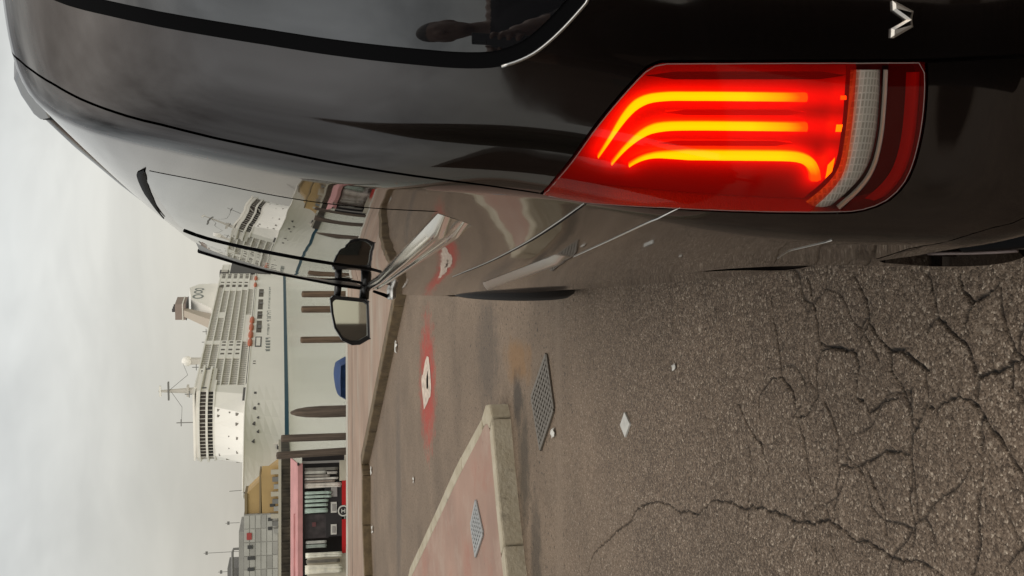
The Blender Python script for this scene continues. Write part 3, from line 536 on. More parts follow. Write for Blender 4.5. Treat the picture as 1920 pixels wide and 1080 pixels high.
def inset(poly, d):
    p = np.array(poly, float)
    if area2(p) < 0: p = p[::-1]
    n = len(p); out = []
    for i in range(n):
        a, b, c = p[i-1], p[i], p[(i+1) % n]; e1 = b-a; e2 = c-b; l1, l2 = np.linalg.norm(e1), np.linalg.norm(e2)
        if l1 < 1e-7 or l2 < 1e-7: continue
        n1 = np.array([-e1[1], e1[0]])/l1; n2 = np.array([-e2[1], e2[0]])/l2; m_ = n1+n2; k = max(.35, 1+n1@n2); out.append(b+m_/k*d)
    return out
def patch(name, poly, off=0., m=None, parent=None, sg=1, step=.016, gap=0., fold=0., offf=None, both=False, join=True, far=None):
    """panel of the van's skin bounded by an outline in surface metres; both=True joins it with its mirror image"""
    poly = inset(poly, gap)
    E = []
    for i in range(len(poly)):
        a, b = poly[i], poly[(i+1) % len(poly)]; st = step*(1 if max(a[0], b[0]) < 1.5 else 3)
        n = max(1, int(math.ceil(np.linalg.norm(b-a)/st)))
        for k in range(n): E.append(a+(b-a)*k/n)
    E = np.array(E); lo, hi = E.min(0), E.max(0)
    sx = np.arange(lo[0]+step*.5, min(hi[0], 1.4), step)
    if hi[0] > 1.4: sx = np.r_[sx, np.arange(max(lo[0]+step, 1.4), hi[0], step*3)]
    qy = np.arange(lo[1]+step*.5, hi[1], step)
    G = np.stack(np.meshgrid(sx, qy), -1).reshape(-1, 2)
    if len(G):
        G = G[inside(G, E)]
        if len(G):
            keep = np.ones(len(G), bool)
            for c0 in range(0, len(G), 4000):
                d = np.min(((G[c0:c0+4000, None, :]-E[None])**2).sum(-1), 1); keep[c0:c0+4000] = d > (.4*step)**2
            G = G[keep]
    V2 = np.vstack([E, G]) if len(G) else E
    n = len(E)
    r = delaunay_2d_cdt([Vector(v) for v in V2], [(i, (i+1) % n) for i in range(n)], [], 1, 1e-7)
    P2 = np.array([tuple(v) for v in r[0]]); Fc = [tuple(f) for f in r[2]]
    def lift(sgn):
        s, q = P2[:, 0]*sgn, P2[:, 1]; nn = NS(s, q); o = off if offf is None else offf(P2[:, 0], P2[:, 1])
        P = SS(s, q)+nn*(np.asarray(o)[..., None] if np.ndim(o) else o)
        Fx = Fc
        k = Fc[len(Fc)//2]; fn = np.cross(P[k[1]]-P[k[0]], P[k[2]]-P[k[0]])
        if fn @ nn[k[0]] < 0: Fx = [f[::-1] for f in Fc]
        V, Nn, Fo = [P], [nn], list(Fx)
        if fold:
            es, eq = E[:, 0]*sgn, E[:, 1]; en = NS(es, eq); o2 = off if offf is None else offf(E[:, 0], E[:, 1])
            o2 = np.asarray(o2)[..., None] if np.ndim(o2) else o2
            A = SS(es, eq)+en*o2; B = A-en*fold; b0 = len(P)
            t = np.roll(A, -1, 0)-np.roll(A, 1, 0); side = np.cross(t, en); side /= np.maximum(np.linalg.norm(side, axis=1, keepdims=True), 1e-9)
            if sgn < 0: side = -side
            V += [A, B]; Nn += [side, side]
            for i in range(n):
                j = (i+1) % n; f = (b0+i, b0+n+i, b0+n+j, b0+j); Fo.append(f if sgn > 0 else f[::-1])
        return np.vstack(V), np.vstack(Nn), Fo
    V, Nn, Fo = lift(sg)
    if both:
        V2_, N2_, F2_ = lift(-sg); k = len(V); V = np.vstack([V, V2_]); Nn = np.vstack([Nn, N2_]); Fo = Fo+[tuple(i+k for i in f) for f in F2_]
    return mesh_obj(name, V, Fo, m, parent, smooth=True, normals=Nn)
def strip(name, A, B, prof, m, parent, sg=1, smooth=True, cap=False, sub=3):
    """moulding between two lines on the skin; prof = offsets across"""
    A, B = np.array(A, float), np.array(B, float)
    def rs(P, n):
        d = np.r_[0, np.cumsum(np.linalg.norm(np.diff(P, axis=0), axis=1))]; t = np.linspace(0, d[-1], n); return np.stack([np.interp(t, d, P[:, k]) for k in range(2)], 1)
    n = max(len(A), len(B))*sub; A, B = rs(A, n), rs(B, n); k = len(prof); V, F = [], []
    end = np.clip(np.minimum(np.arange(n), n-1-np.arange(n))/1.0, 0.02, 1)[:, None] if cap else 1.
    for j, o in enumerate(prof):
        t = j/(k-1); P = A*(1-t)+B*t; s = P[:, 0]*sg; V.append(SS(s, P[:, 1])+NS(s, P[:, 1])*o*end)
    V = np.vstack(V)
    for j in range(k-1):
        for i in range(n-1):
            f = (j*n+i, j*n+i+1, (j+1)*n+i+1, (j+1)*n+i); F.append(f)
    return mesh_obj(name, V, F, m, parent, smooth)
def ribbon(name, line, wd, off, m, parent, sg=1, taper=False):
    P = np.array(line, float); t = np.gradient(P, axis=0); t /= np.maximum(np.linalg.norm(t, axis=1, keepdims=True), 1e-9); nn = np.stack([-t[:, 1], t[:, 0]], 1)
    k = np.ones(len(P))
    if taper: k = np.clip(np.minimum(np.arange(len(P)), len(P)-1-np.arange(len(P)))/4, .15, 1)
    return strip(name, P+nn*wd/2*k[:, None], P-nn*wd/2*k[:, None], [off*.3, off, off, off*.3], m, parent, sg)
def surf_tube(name, line, r, off, m, parent, sg=1, sub=3):
    P = np.array(line, float); d = np.r_[0, np.cumsum(np.linalg.norm(np.diff(P, axis=0), axis=1))]; t = np.linspace(0, d[-1], len(P)*sub)
    P = np.stack([np.interp(t, d, P[:, k]) for k in range(2)], 1); s = P[:, 0]*sg
    return MB().tube(SS(s, P[:, 1])+NS(s, P[:, 1])*off, r, 8).build(name, m, parent, smooth=True)

K = {"seamA": [[0.9189, 1.8507], [0.905, 1.7872], [0.9051, 1.7509], [0.909, 1.7074], [0.9163, 1.6683], [0.9215, 1.6342], [0.9254, 1.6047], [0.9271, 1.5852], [0.9277, 1.5652], [0.9294, 1.5346], [0.9307, 1.501], [0.9308, 1.469], [0.9312, 1.4369], [0.9329, 1.4046], [0.9355, 1.3722], [0.9384, 1.3397], [0.9418, 1.3071], [0.9458, 1.2744], [0.9506, 1.2415], [0.9554, 1.209], [0.9607, 1.1749], [0.9671, 1.1364], [0.9716, 1.0965]], "lamp_ul": [[0.9734, 1.0961], [0.9369, 1.0878], [0.911, 1.0769], [0.886, 1.0662], [0.8631, 1.0555], [0.8443, 1.045], [0.8273, 1.0346], [0.8101, 1.0232], [0.7953, 1.0127], [0.7851, 1.0052], [0.7779, 0.9986], [0.7729, 0.9912], [0.769, 0.9837]], "lamp_in": [[0.769, 0.9837], [0.7593, 0.9329], [0.7507, 0.882], [0.7435, 0.8309], [0.738, 0.7794], [0.7346, 0.7278], [0.7334, 0.677]], "lamp_out": [[0.7334, 0.677], [0.7465, 0.6747], [0.7606, 0.6725], [0.778, 0.6709], [0.7967, 0.6697], [0.8152, 0.6693], [0.8336, 0.6696], [0.8519, 0.6704], [0.8691, 0.6729], [0.8839, 0.6786], [0.8964, 0.687], [0.9056, 0.6983], [0.9122, 0.7125], [0.9158, 0.7263], [0.9182, 0.7498], [0.9232, 0.7975], [0.931, 0.8518], [0.9395, 0.8992], [0.95, 0.9454], [0.9651, 0.9937], [0.9794, 1.0373], [0.9797, 1.0687], [0.9734, 1.0961]], "tgseam": [[0.7334, 0.677], [0.7313, 0.6265], [0.7289, 0.573]], "glass": [[0.7872, 1.7306], [0.7897, 1.6984], [0.7928, 1.6708], [0.7942, 1.6468], [0.7952, 1.6216], [0.7969, 1.5905], [0.7981, 1.5581], [0.7979, 1.5275], [0.7971, 1.497], [0.7962, 1.4666], [0.7955, 1.4361], [0.7957, 1.4055], [0.7965, 1.3747], [0.7973, 1.344], [0.7983, 1.3134], [0.7995, 1.2809], [0.8007, 1.2523], [0.8015, 1.2352], [0.8018, 1.2219], [0.8017, 1.2062], [0.801, 1.1914], [0.7997, 1.1789], [0.7973, 1.1672], [0.793, 1.1548], [0.7876, 1.1433], [0.7822, 1.134], [0.7757, 1.1256], [0.7678, 1.1169], [0.7588, 1.1082], [0.7491, 1.0996], [0.7387, 1.091], [0.7276, 1.0824], [0.7161, 1.0738]], "bar1": [[0.9016, 1.0418], [0.8923, 1.0385], [0.8831, 1.0351], [0.8743, 1.0317], [0.8656, 1.0283], [0.8571, 1.0248], [0.8491, 1.0212], [0.8417, 1.0174], [0.8349, 1.0134], [0.8289, 1.0092], [0.8241, 1.0048], [0.8201, 1.0002], [0.8166, 0.9948], [0.8136, 0.9886], [0.8111, 0.9816], [0.8087, 0.9736], [0.8065, 0.9652], [0.8045, 0.9557], [0.802, 0.9428], [0.7985, 0.9249], [0.7948, 0.9036], [0.7912, 0.8809], [0.7878, 0.857], [0.7846, 0.8316], [0.7819, 0.8061]], "bar2": [[0.9084, 1.0243], [0.9005, 1.021], [0.8929, 1.0175], [0.8857, 1.0138], [0.8789, 1.0097], [0.8725, 1.0053], [0.8666, 1.0009], [0.8615, 0.9964], [0.8571, 0.9919], [0.8532, 0.9869], [0.85, 0.9817], [0.8474, 0.9761], [0.8448, 0.969], [0.8424, 0.9608], [0.8401, 0.9513], [0.8372, 0.9382], [0.8336, 0.9203], [0.8298, 0.899], [0.8261, 0.8762], [0.8226, 0.8522], [0.8194, 0.8267], [0.8167, 0.801]], "bar3": [[0.9058, 1.0034], [0.9018, 1.0], [0.898, 0.9966], [0.8944, 0.9928], [0.8911, 0.9885], [0.8881, 0.9838], [0.8854, 0.9783], [0.8833, 0.973], [0.8816, 0.9669], [0.8791, 0.9569], [0.8755, 0.9411], [0.8714, 0.9214], [0.8675, 0.9011], [0.8636, 0.8797], [0.86, 0.8575], [0.8573, 0.8387], [0.8556, 0.8252], [0.8547, 0.8152], [0.8545, 0.8069], [0.8554, 0.8], [0.857, 0.7948], [0.8592, 0.7904], [0.8622, 0.7867], [0.8658, 0.7838], [0.8695, 0.7815], [0.8733, 0.7797], [0.8773, 0.7785], [0.8813, 0.7772]], "dot1": [[0.7759, 0.7668], [0.7754, 0.7599], [0.7802, 0.7592], [0.7807, 0.7662]], "dot2": [[0.8099, 0.7669], [0.8093, 0.7593], [0.818, 0.7598], [0.8185, 0.7667]], "dot3": [[0.8598, 0.7682], [0.8495, 0.7614], [0.8678, 0.7611], [0.8777, 0.7671]], "rev_l": [[0.7453, 0.7553], [0.7571, 0.7547], [0.769, 0.7541], [0.781, 0.7534], [0.7928, 0.7527], [0.8047, 0.752], [0.8174, 0.7516], [0.8321, 0.751], [0.8477, 0.7504], [0.8618, 0.7509], [0.8728, 0.7532], [0.882, 0.7569], [0.8911, 0.7614], [0.9006, 0.7667], [0.9101, 0.7727], [0.9201, 0.7784]], "rev_r": [[0.7436, 0.7203], [0.7553, 0.7195], [0.7669, 0.7185], [0.7793, 0.7176], [0.7932, 0.7167], [0.8079, 0.7156], [0.822, 0.7151], [0.835, 0.7151], [0.8475, 0.7155], [0.8588, 0.7168], [0.8686, 0.719], [0.8772, 0.7221], [0.8861, 0.7263], [0.8961, 0.7319], [0.9066, 0.7385], [0.9178, 0.7447]], "dark": [[0.7482, 0.7141], [0.745, 0.7055], [0.7479, 0.6987], [0.7696, 0.6966], [0.797, 0.6962], [0.8223, 0.6948], [0.8403, 0.6956], [0.8393, 0.704], [0.8281, 0.7126], [0.8116, 0.713], [0.7913, 0.7115], [0.7701, 0.7127], [0.7482, 0.7141]], "refl_low": [[0.9406, 0.995], [0.9314, 0.994], [0.9229, 0.9928], [0.9151, 0.9883], [0.908, 0.9808], [0.9013, 0.9702], [0.8945, 0.9538], [0.8868, 0.9278], [0.8795, 0.896], [0.8743, 0.8674], [0.8707, 0.8448], [0.8686, 0.8253], [0.8687, 0.8103], [0.8713, 0.8011], [0.8758, 0.7964], [0.8822, 0.7927], [0.8912, 0.7892], [0.9024, 0.7864], [0.9142, 0.7831]], "chr_t": [[1.2649, 1.1841], [1.4138, 1.1793], [1.592, 1.1733], [1.811, 1.1652], [2.0904, 1.1538], [2.4685, 1.1366], [3.0186, 1.1084], [3.7814, 1.0684], [4.7911, 1.0325]], "chr_b": [[1.388, 1.118], [1.5406, 1.1145], [1.7234, 1.1098], [1.9485, 1.103], [2.2361, 1.0929], [2.6268, 1.0763], [3.1676, 1.0506], [3.8913, 1.0147], [4.8236, 0.9648]], "E": [[0.9815, 1.0367], [1.021, 1.0343], [1.0728, 1.03], [1.1358, 1.025], [1.2194, 1.0187], [1.3218, 1.011], [1.4325, 1.0032], [1.551, 0.9957], [1.6802, 0.9881], [1.8051, 0.9806], [1.9093, 0.9744], [1.9961, 0.9697], [2.079, 0.9653], [2.1571, 0.9611], [2.2275, 0.9575], [2.3086, 0.9531], [2.4119, 0.9469], [2.5326, 0.9389], [2.6647, 0.9299]], "rail_t": [[1.5653, 0.9242], [1.6794, 0.9164], [1.8105, 0.9063], [1.964, 0.8931], [2.149, 0.8749], [2.3826, 0.8484], [2.6895, 0.8103]], "rail_b": [[1.5318, 0.8964], [1.6634, 0.8848], [1.8198, 0.8694], [2.0127, 0.8477], [2.2665, 0.8149], [2.6312, 0.7631], [3.1927, 0.6797]], "Fl": [[1.5302, 0.8958], [1.4112, 0.9088], [1.308, 0.9191], [1.2164, 0.9277], [1.1312, 0.9354], [1.0545, 0.9421], [0.9932, 0.947], [0.9675, 0.9437], [0.9539, 0.9379], [0.9428, 0.931]], "G": [[2.1025, 0.2028], [1.9448, 0.2846], [1.8202, 0.3459], [1.3688, 0.5944], [1.2721, 0.6381], [1.193, 0.6719], [1.136, 0.6946], [1.1098, 0.7026], [1.0894, 0.7063], [1.0557, 0.713], [1.0209, 0.7199], [0.9913, 0.7257], [0.9765, 0.7233]], "bandT": [[1.2438, 0.4883], [1.148, 0.5309], [1.064, 0.5671], [0.9933, 0.5944], [0.9691, 0.589], [0.9573, 0.5758], [0.948, 0.5613], [0.9399, 0.5468], [0.9325, 0.532], [0.9256, 0.5167]], "bandB": [[1.2628, 0.4748], [1.2526, 0.4686], [1.2425, 0.4626], [1.2227, 0.4604], [1.1887, 0.4632], [1.1486, 0.4686], [1.1112, 0.4748], [1.0788, 0.4817], [1.048, 0.4895], [1.0182, 0.4975], [0.9901, 0.5038], [0.9752, 0.4993], [0.9655, 0.4908]], "hook": [[1.3553, 1.6216], [1.3792, 1.6255], [1.4041, 1.6295], [1.4401, 1.6337], [1.491, 1.6382], [1.5564, 1.6431], [1.6411, 1.6485], [1.7561, 1.655], [1.9041, 1.6628], [2.0746, 1.6709], [2.2682, 1.6791], [2.4976, 1.688], [2.7594, 1.6974], [3.0698, 1.7077], [3.4523, 1.7201], [3.8897, 1.7349], [4.0517, 1.7326], [3.9968, 1.7182], [4.002, 1.7078]], "C": [[4.511, 1.7697], [3.4923, 1.672], [3.4035, 1.6356], [3.3627, 1.5985], [3.3001, 1.5542], [3.2086, 1.5051], [3.1233, 1.4563], [3.0623, 1.4089], [3.0289, 1.3607], [3.0298, 1.3107], [3.0713, 1.2522], [3.1438, 1.1882], [3.1915, 1.1385], [3.2181, 1.1171], [3.2465, 1.1126], [3.2748, 1.108]], "topfront": [[4.002, 1.7078], [4.7416, 1.7148], [4.7853, 1.6904], [4.8023, 1.6327], [4.8131, 1.5585], [4.8131, 1.4678], [4.8131, 1.3688], [4.8023, 1.2616], [4.8077, 1.1544], [4.8131, 1.0802], [4.8236, 1.0142]], "V": [[0.6685, 0.7221], [0.6696, 0.7177], [0.6796, 0.6967], [0.6884, 0.6978], [0.6966, 0.6959], [0.7093, 0.717], [0.7089, 0.7207], [0.6989, 0.721], [0.6891, 0.7045], [0.679, 0.7208], [0.6685, 0.7221]], "rib1": [[0.8257, 0.9716], [0.8246, 0.9661], [0.8235, 0.9606], [0.8224, 0.9552], [0.8213, 0.9497], [0.8202, 0.9443], [0.8191, 0.9388], [0.8181, 0.9333], [0.817, 0.9279], [0.816, 0.9224], [0.815, 0.9169], [0.814, 0.9114], [0.813, 0.906], [0.8121, 0.9005], [0.8112, 0.895], [0.8103, 0.8895], [0.8094, 0.8841], [0.8085, 0.8786], [0.8077, 0.8731], [0.8068, 0.8676], [0.806, 0.8621], [0.8052, 0.8566], [0.8044, 0.8511], [0.8037, 0.8456], [0.8029, 0.8401], [0.8022, 0.8346], [0.8015, 0.8291], [0.8009, 0.8235], [0.8002, 0.818], [0.7996, 0.8125], [0.7989, 0.8069]], "rib2": [[0.8645, 0.9756], [0.8633, 0.9703], [0.8622, 0.9651], [0.861, 0.9598], [0.8599, 0.9545], [0.8588, 0.9493], [0.8577, 0.944], [0.8566, 0.9387], [0.8555, 0.9335], [0.8544, 0.9282], [0.8534, 0.9229], [0.8523, 0.9176], [0.8513, 0.9124], [0.8504, 0.9071], [0.8494, 0.9018], [0.8484, 0.8965], [0.8475, 0.8912], [0.8466, 0.886], [0.8457, 0.8807], [0.8448, 0.8754], [0.844, 0.8701], [0.8432, 0.8648], [0.8423, 0.8595], [0.8416, 0.8542], [0.8408, 0.8489], [0.84, 0.8435], [0.8393, 0.8382], [0.8386, 0.8329], [0.8379, 0.8276], [0.8372, 0.8222], [0.8366, 0.8169]], "rib3": [[0.7875, 0.9978], [0.786, 0.99], [0.7845, 0.9823], [0.783, 0.9745], [0.7815, 0.9668], [0.7799, 0.959], [0.7784, 0.9513], [0.777, 0.9435], [0.7755, 0.9358], [0.7741, 0.928], [0.7727, 0.9203], [0.7713, 0.9125], [0.77, 0.9048], [0.7687, 0.897], [0.7674, 0.8892], [0.7662, 0.8815], [0.765, 0.8737], [0.7639, 0.8659], [0.7628, 0.8581], [0.7617, 0.8503], [0.7606, 0.8425], [0.7596, 0.8347], [0.7587, 0.8269], [0.7577, 0.819], [0.7568, 0.8112], [0.756, 0.8033], [0.7552, 0.7955], [0.7544, 0.7876], [0.7537, 0.7797], [0.753, 0.7718], [0.7524, 0.764]], "barx1": [[0.7819, 0.8061], [0.7811, 0.7987], [0.7804, 0.7914], [0.7797, 0.7841], [0.7791, 0.7767], [0.7785, 0.7694], [0.7779, 0.7621]], "barx2": [[0.8167, 0.801], [0.8161, 0.7945], [0.8156, 0.788], [0.8151, 0.7814], [0.8146, 0.7749], [0.8142, 0.7683], [0.8138, 0.7618]], "streak": [[1.8434, 0.2061], [1.4509, 0.437], [1.4509, 0.404], [1.5509, 0.3493], [1.4351, 0.3498], [1.3568, 0.3401], [1.3103, 0.309], [1.2778, 0.2669], [1.2244, 0.2474]]}
van = empty('van', (-0.00712, 0.01443, 0), (0, 0, -0.003348), label='glossy dark brown passenger van with its red tail light glowing, parked on the quay', cat='van')
# dark inside, so that gaps between panels read black
def inner_shell():
    qs = np.linspace(PT[6], QMAX, 14); ss = np.r_[np.linspace(.001, 1.05, 12), np.linspace(1.2, 6.06, 16)]
    ss = np.r_[-ss[::-1], ss]; V = []
    for q in qs: V.append(SS(ss, np.full_like(ss, q))-NS(ss, np.full_like(ss, q))*.075)
    n = len(ss); F = [(j*n+i, j*n+(i+1) % n, (j+1)*n+(i+1) % n, (j+1)*n+i) for j in range(len(qs)-1) for i in range(n)]
    F.append(tuple((len(qs)-1)*n+i for i in range(n))); F.append(tuple(range(n))[::-1])
    o = mesh_obj('cabin_lining', np.vstack(V), F, INNER, van)
    MB().box(-.66, .66, .12, 4.95, .27, .86).build('floor_pan', INNER, van)
inner_shell()

seamA = [tuple(p) for p in K['seamA']]; lul = K['lamp_ul']; lin = K['lamp_in']; lout = K['lamp_out']
tgl = K['tgseam'][-1]; tgs = [tuple(tgl), (tgl[0]-.006, .47), (tgl[0]-.012, .37)]; TB = tgl[0]-.006
top_s = [(.80, 1.93), (.87, 1.885)]
# tailgate
tg_poly = top_s + seamA + lul[1:] + lin[1:] + tgs + [(0.0, .37), (0.0, 1.93)]
tailgate_l = [p for p in tg_poly]
def tailgate():
    half = top_s + seamA + lul[1:] + lin[1:] + tgs
    full = half + [(-s, q) for s, q in half[::-1]]
    return patch('tailgate', full, 0., PAINT, van, step=.016, gap=.0022, fold=.05)
tgate = tailgate()
gl = K['glass']; glass_full = [(.50, 1.85), (.70, 1.82), (.752, 1.775)] + [p for p in gl if p[1] < 1.70] + [(.66, 1.055), (.50, 1.04), (0.25, 1.03)]
gl_half = glass_full; glf = gl_half + [(-s, q) for s, q in gl_half[::-1]]
patch('window_seal', glf, .0035, RUBBER, tgate, step=.02, fold=.004)
patch('rear_window', inset(glf, .019), .0055, PGLASS, tgate, step=.016, fold=.004)
# added satin line painting the grey reflection on the seal's lower corner
gb = [p for p in gl if p[1] < 1.19] + [(.66, 1.055), (.55, 1.043)]
surf_tube('seal_highlight', gb[1:], .0022, .004, SATIN, tgate)
# letter badge
Vp = [tuple(p) for p in K['V'][:-1]]
def letter():
    A = [np.array(p) for p in inset(Vp, .0)]; B_ = [np.array(p) for p in inset(Vp, .0028)]; n = len(A); V = []
    for P_, o_ in ((A, .0004), (A, .0035), (B_, .0065)):
        q = np.array(P_); V.append(SS(q[:, 0], q[:, 1])+NS(q[:, 0], q[:, 1])*o_)
    F = [(k*n+i, k*n+(i+1) % n, (k+1)*n+(i+1) % n, (k+1)*n+i) for k in range(2) for i in range(n)]
    top = delaunay_2d_cdt([Vector(p) for p in B_], [(i, (i+1) % n) for i in range(n)], [], 1, 1e-9)
    F += [tuple(2*n+i for i in f) for f in top[2] if max(f) < n]
    mesh_obj('letter_v', np.vstack(V), F, BADGE, tgate)
letter()
# wide rear bumper face below the tailgate
patch('rear_bumper', [(TB-.004, .365), (0.0, .365), (0.0, .03), (TB-.004, .03)], -.002, PAINT, van, step=.03, fold=.05, both=True)

BT = [(1.25, .490), (1.147, .532), (1.064, .567), (1.0, .583), (.975, .578), (.955, .565), (.94, .548), (.926, .517), (.84, .43), (TB, .365)]
BBm = [(1.26, .478), (1.14, .470), (1.06, .482), (1.0, .492), (.975, .490), (.955, .478), (.935, .455), (.84, .385), (TB, .33)]
yq = lambda y, z: None
def q_of_z(z): 
    qs = np.linspace(0, QMAX, 600); return float(np.interp(z, prof_at(qs)[:, 0], qs))
def s_of_y(y, z):
    ss = np.linspace(.9, 6.0, 900); return float(np.interp(y, SS(ss, np.full_like(ss, q_of_z(z)))[:, 1], ss))
def arch(yc, r=.348, n=18):
    pts = []
    for k in range(n+1):
        a = math.pi*(-.12+1.24*k/n); y = yc-r*math.cos(a); z = .345+r*math.sin(a)
        z = max(z, .255); pts.append((s_of_y(y, z), q_of_z(z)))
    return pts
RW, FW_ = .90, 4.26
sill = .255
side_bottom = BT[::-1] + [(1.30, .44), (s_of_y(.66, .3), q_of_z(.29))] + [p for p in arch(RW)] + [p for p in arch(FW_)] + [(s_of_y(4.72, .255), q_of_z(.255))]
def side_panel(sg):
    p = [(.80, 1.953), (.80, 1.93), (.87, 1.885)] + seamA + lout[::-1][1:] + tgs + side_bottom + [(s_of_y(4.76, .5), .5), (4.86, .8), (4.86, 1.953)]
    o = patch('side_panel', p, 0., PAINT, van, sg=sg, step=.018, gap=.0022, fold=.05)
    return o
sides = {}
for sg in (1, -1):
    sp_ = sides[sg] = side_panel(sg)
    strip('bumper_trim', [(p[0], p[1]+.006) for p in BT], BBm, [.0006, .0022, .0014, -.003, -.009], PAINT, sp_, sg)
    lowA = [(p[0], p[1]-.004) for p in BBm]; lowB = [(1.27, .30), (1.13, .29), (1.05, .285), (1.0, .28), (.98, .28), (.96, .28), (.94, .275), (.85, .26), (TB, .25)]
    midl = [(a[0]*.2+b[0]*.8, a[1]*.2+b[1]*.8) for a, b in zip(lowA, lowB)]
    strip('bumper_recess', lowA, midl, [-.010, -.065, -.075, -.070, -.05], INNER, sp_, sg)
    strip('bumper_valance', midl, lowB, [-.05, -.024, -.020, -.024, -.035], RUBBER, sp_, sg)
    surf_tube('exhaust_strip', [tuple(p) for p in K['streak']], .0028, -.021, EDGE, sp_, sg)
    strip('bumper_skirt', [(p[0], p[1]+.004) for p in lowB], [(p[0], .05) for p in lowB], [-.028, -.02, -.03], BLACKP, sp_, sg)
    surf_tube('bumper_seam', [p for p in K['G'] if p[1] > .60], .0007, .0006, SATIN, sp_, sg)
    ribbon('panel_gap', K['E'], .0035, .0012, RUBBER, sp_, sg, True)
    ribbon('swage_line', [(s, q+.0035) for s, q in K['E']], .0022, .0014, SATIN, sp_, sg, True)
    strip('door_rail', [(s, q) for s, q in K['rail_t']], K['rail_b'], [.0004, .006, .0098, .0104, .0004], SATIN, sp_, sg, cap=True)
    ribbon('crease_line', K['Fl'], .0035, .0016, SATIN, sp_, sg, True)
    strip('chrome_trim', [(s, q+.004) for s, q in K['chr_t']], [(s, q-.002) for s, q in K['chr_b']], [.0003, .0085, .0130, .0158, .0175, .0184, .0186, .0180, .0165, .0140, .0098, .0060, .0095, .0115, .0122, .0116, .0090, .0003], CHROME, sp_, sg, cap=True)
    Cl = [(3.40, 1.675), (3.355, 1.605), (3.28, 1.545), (3.20, 1.500), (3.12, 1.455), (3.06, 1.41), (3.03, 1.36), (3.03, 1.31), (3.07, 1.25), (3.13, 1.195), (3.19, 1.14), (3.27, 1.108)]
    qwin = [(1.235, 1.19), (1.25, 1.3), (1.29, 1.5), (1.355, 1.615), (1.60, 1.638), (2.3, 1.655), (2.9, 1.668), (3.37, 1.672)] + [(s-.012, q) for s, q in Cl[1:-1]] + [(3.22, 1.11)] + [(s, q+.012) for s, q in K['chr_t'][::-1] if 1.25 < s < 3.1]
    patch('quarter_window', qwin, .0007, PGLASS, sp_, sg=sg, step=.03)
    fwin = [(s+.012, q) for s, q in Cl] + [(4.72, 1.045), (4.775, 1.20), (4.76, 1.50), (4.68, 1.66)]
    patch('door_window', fwin, .0018, PGLASS, sp_, sg=sg, step=.04, fold=.002)
    surf_tube('window_seal', Cl, .0045, .001, RUBBER, sp_, sg)
    hk = [tuple(p) for p in K['hook'] if p[0] < 3.3]
    ribbon('roof_seal', hk, .017, .004, RUBBER, sp_, sg, True)
    wd = np.array([(-.812, 2.95, 1.826), (-.851, 3.10, 1.687), (-.876, 3.22, 1.58), (-.890, 3.36, 1.482), (-.905, 3.5, 1.38), (-.923, 3.62, 1.268), (-.937, 3.74, 1.135)])
    wd[:, 0] *= sg; MB().tube(wd, .0105, 8).build('wind_deflector', RUBBER, sp_, smooth=True)
    inn = SS(np.array([4.6, 4.66, 4.70, 4.72, 4.735, 4.74, 4.745])*sg, np.array([1.70, 1.66, 1.58, 1.47, 1.36, 1.24, 1.10])); V = np.vstack([wd, inn]); mesh_obj('pillar_trim', V, [(i, i+1, 8+i, 7+i) for i in range(6)], BLACKP, sp_, True)
    # door handles, sill, wheels
    MB().box(*sorted((sg*-.93, sg*-.990)), 3.52, 3.66, 1.035, 1.064).build('door_handle', SATIN, sp_, bevel=.012)
    #, (sg*-.972, 3.33, 1.005), (sg*-.980, 3.42, 1.005), (sg*-.972, 3.51, 1.005), (sg*-.925, 3.54, 1.005)], [.010, .012, .013, .012, .010], 8).build('door_handle', SATIN, sp_, smooth=True)
    MB().box(*sorted((sg*-.928, sg*-.88)), 1.48, 3.86, .20, .275).build('sill', BLACKP, sp_, bevel=.012)
    MB().tube([(sg*x, y, z) for x, y, z in [(-0.951, 3.6, 1.129), (-0.965, 3.62, 1.085), (-0.981, 3.65, 1.041)]], [.006, .008, .010], 8).build('mirror_seal', RUBBER, sp_, smooth=True)
    # inner liners above the wheels
    for yc in (RW, FW_):
        li = MB(); li.lathe([(.40, 0), (.40, .25)], cx=0, cy=yc, cz=.345, n=28, axis='x'); ob = li.build('wheel_liner', INNER, sp_); ob.location.x = -sg*.93 if sg > 0 else .68
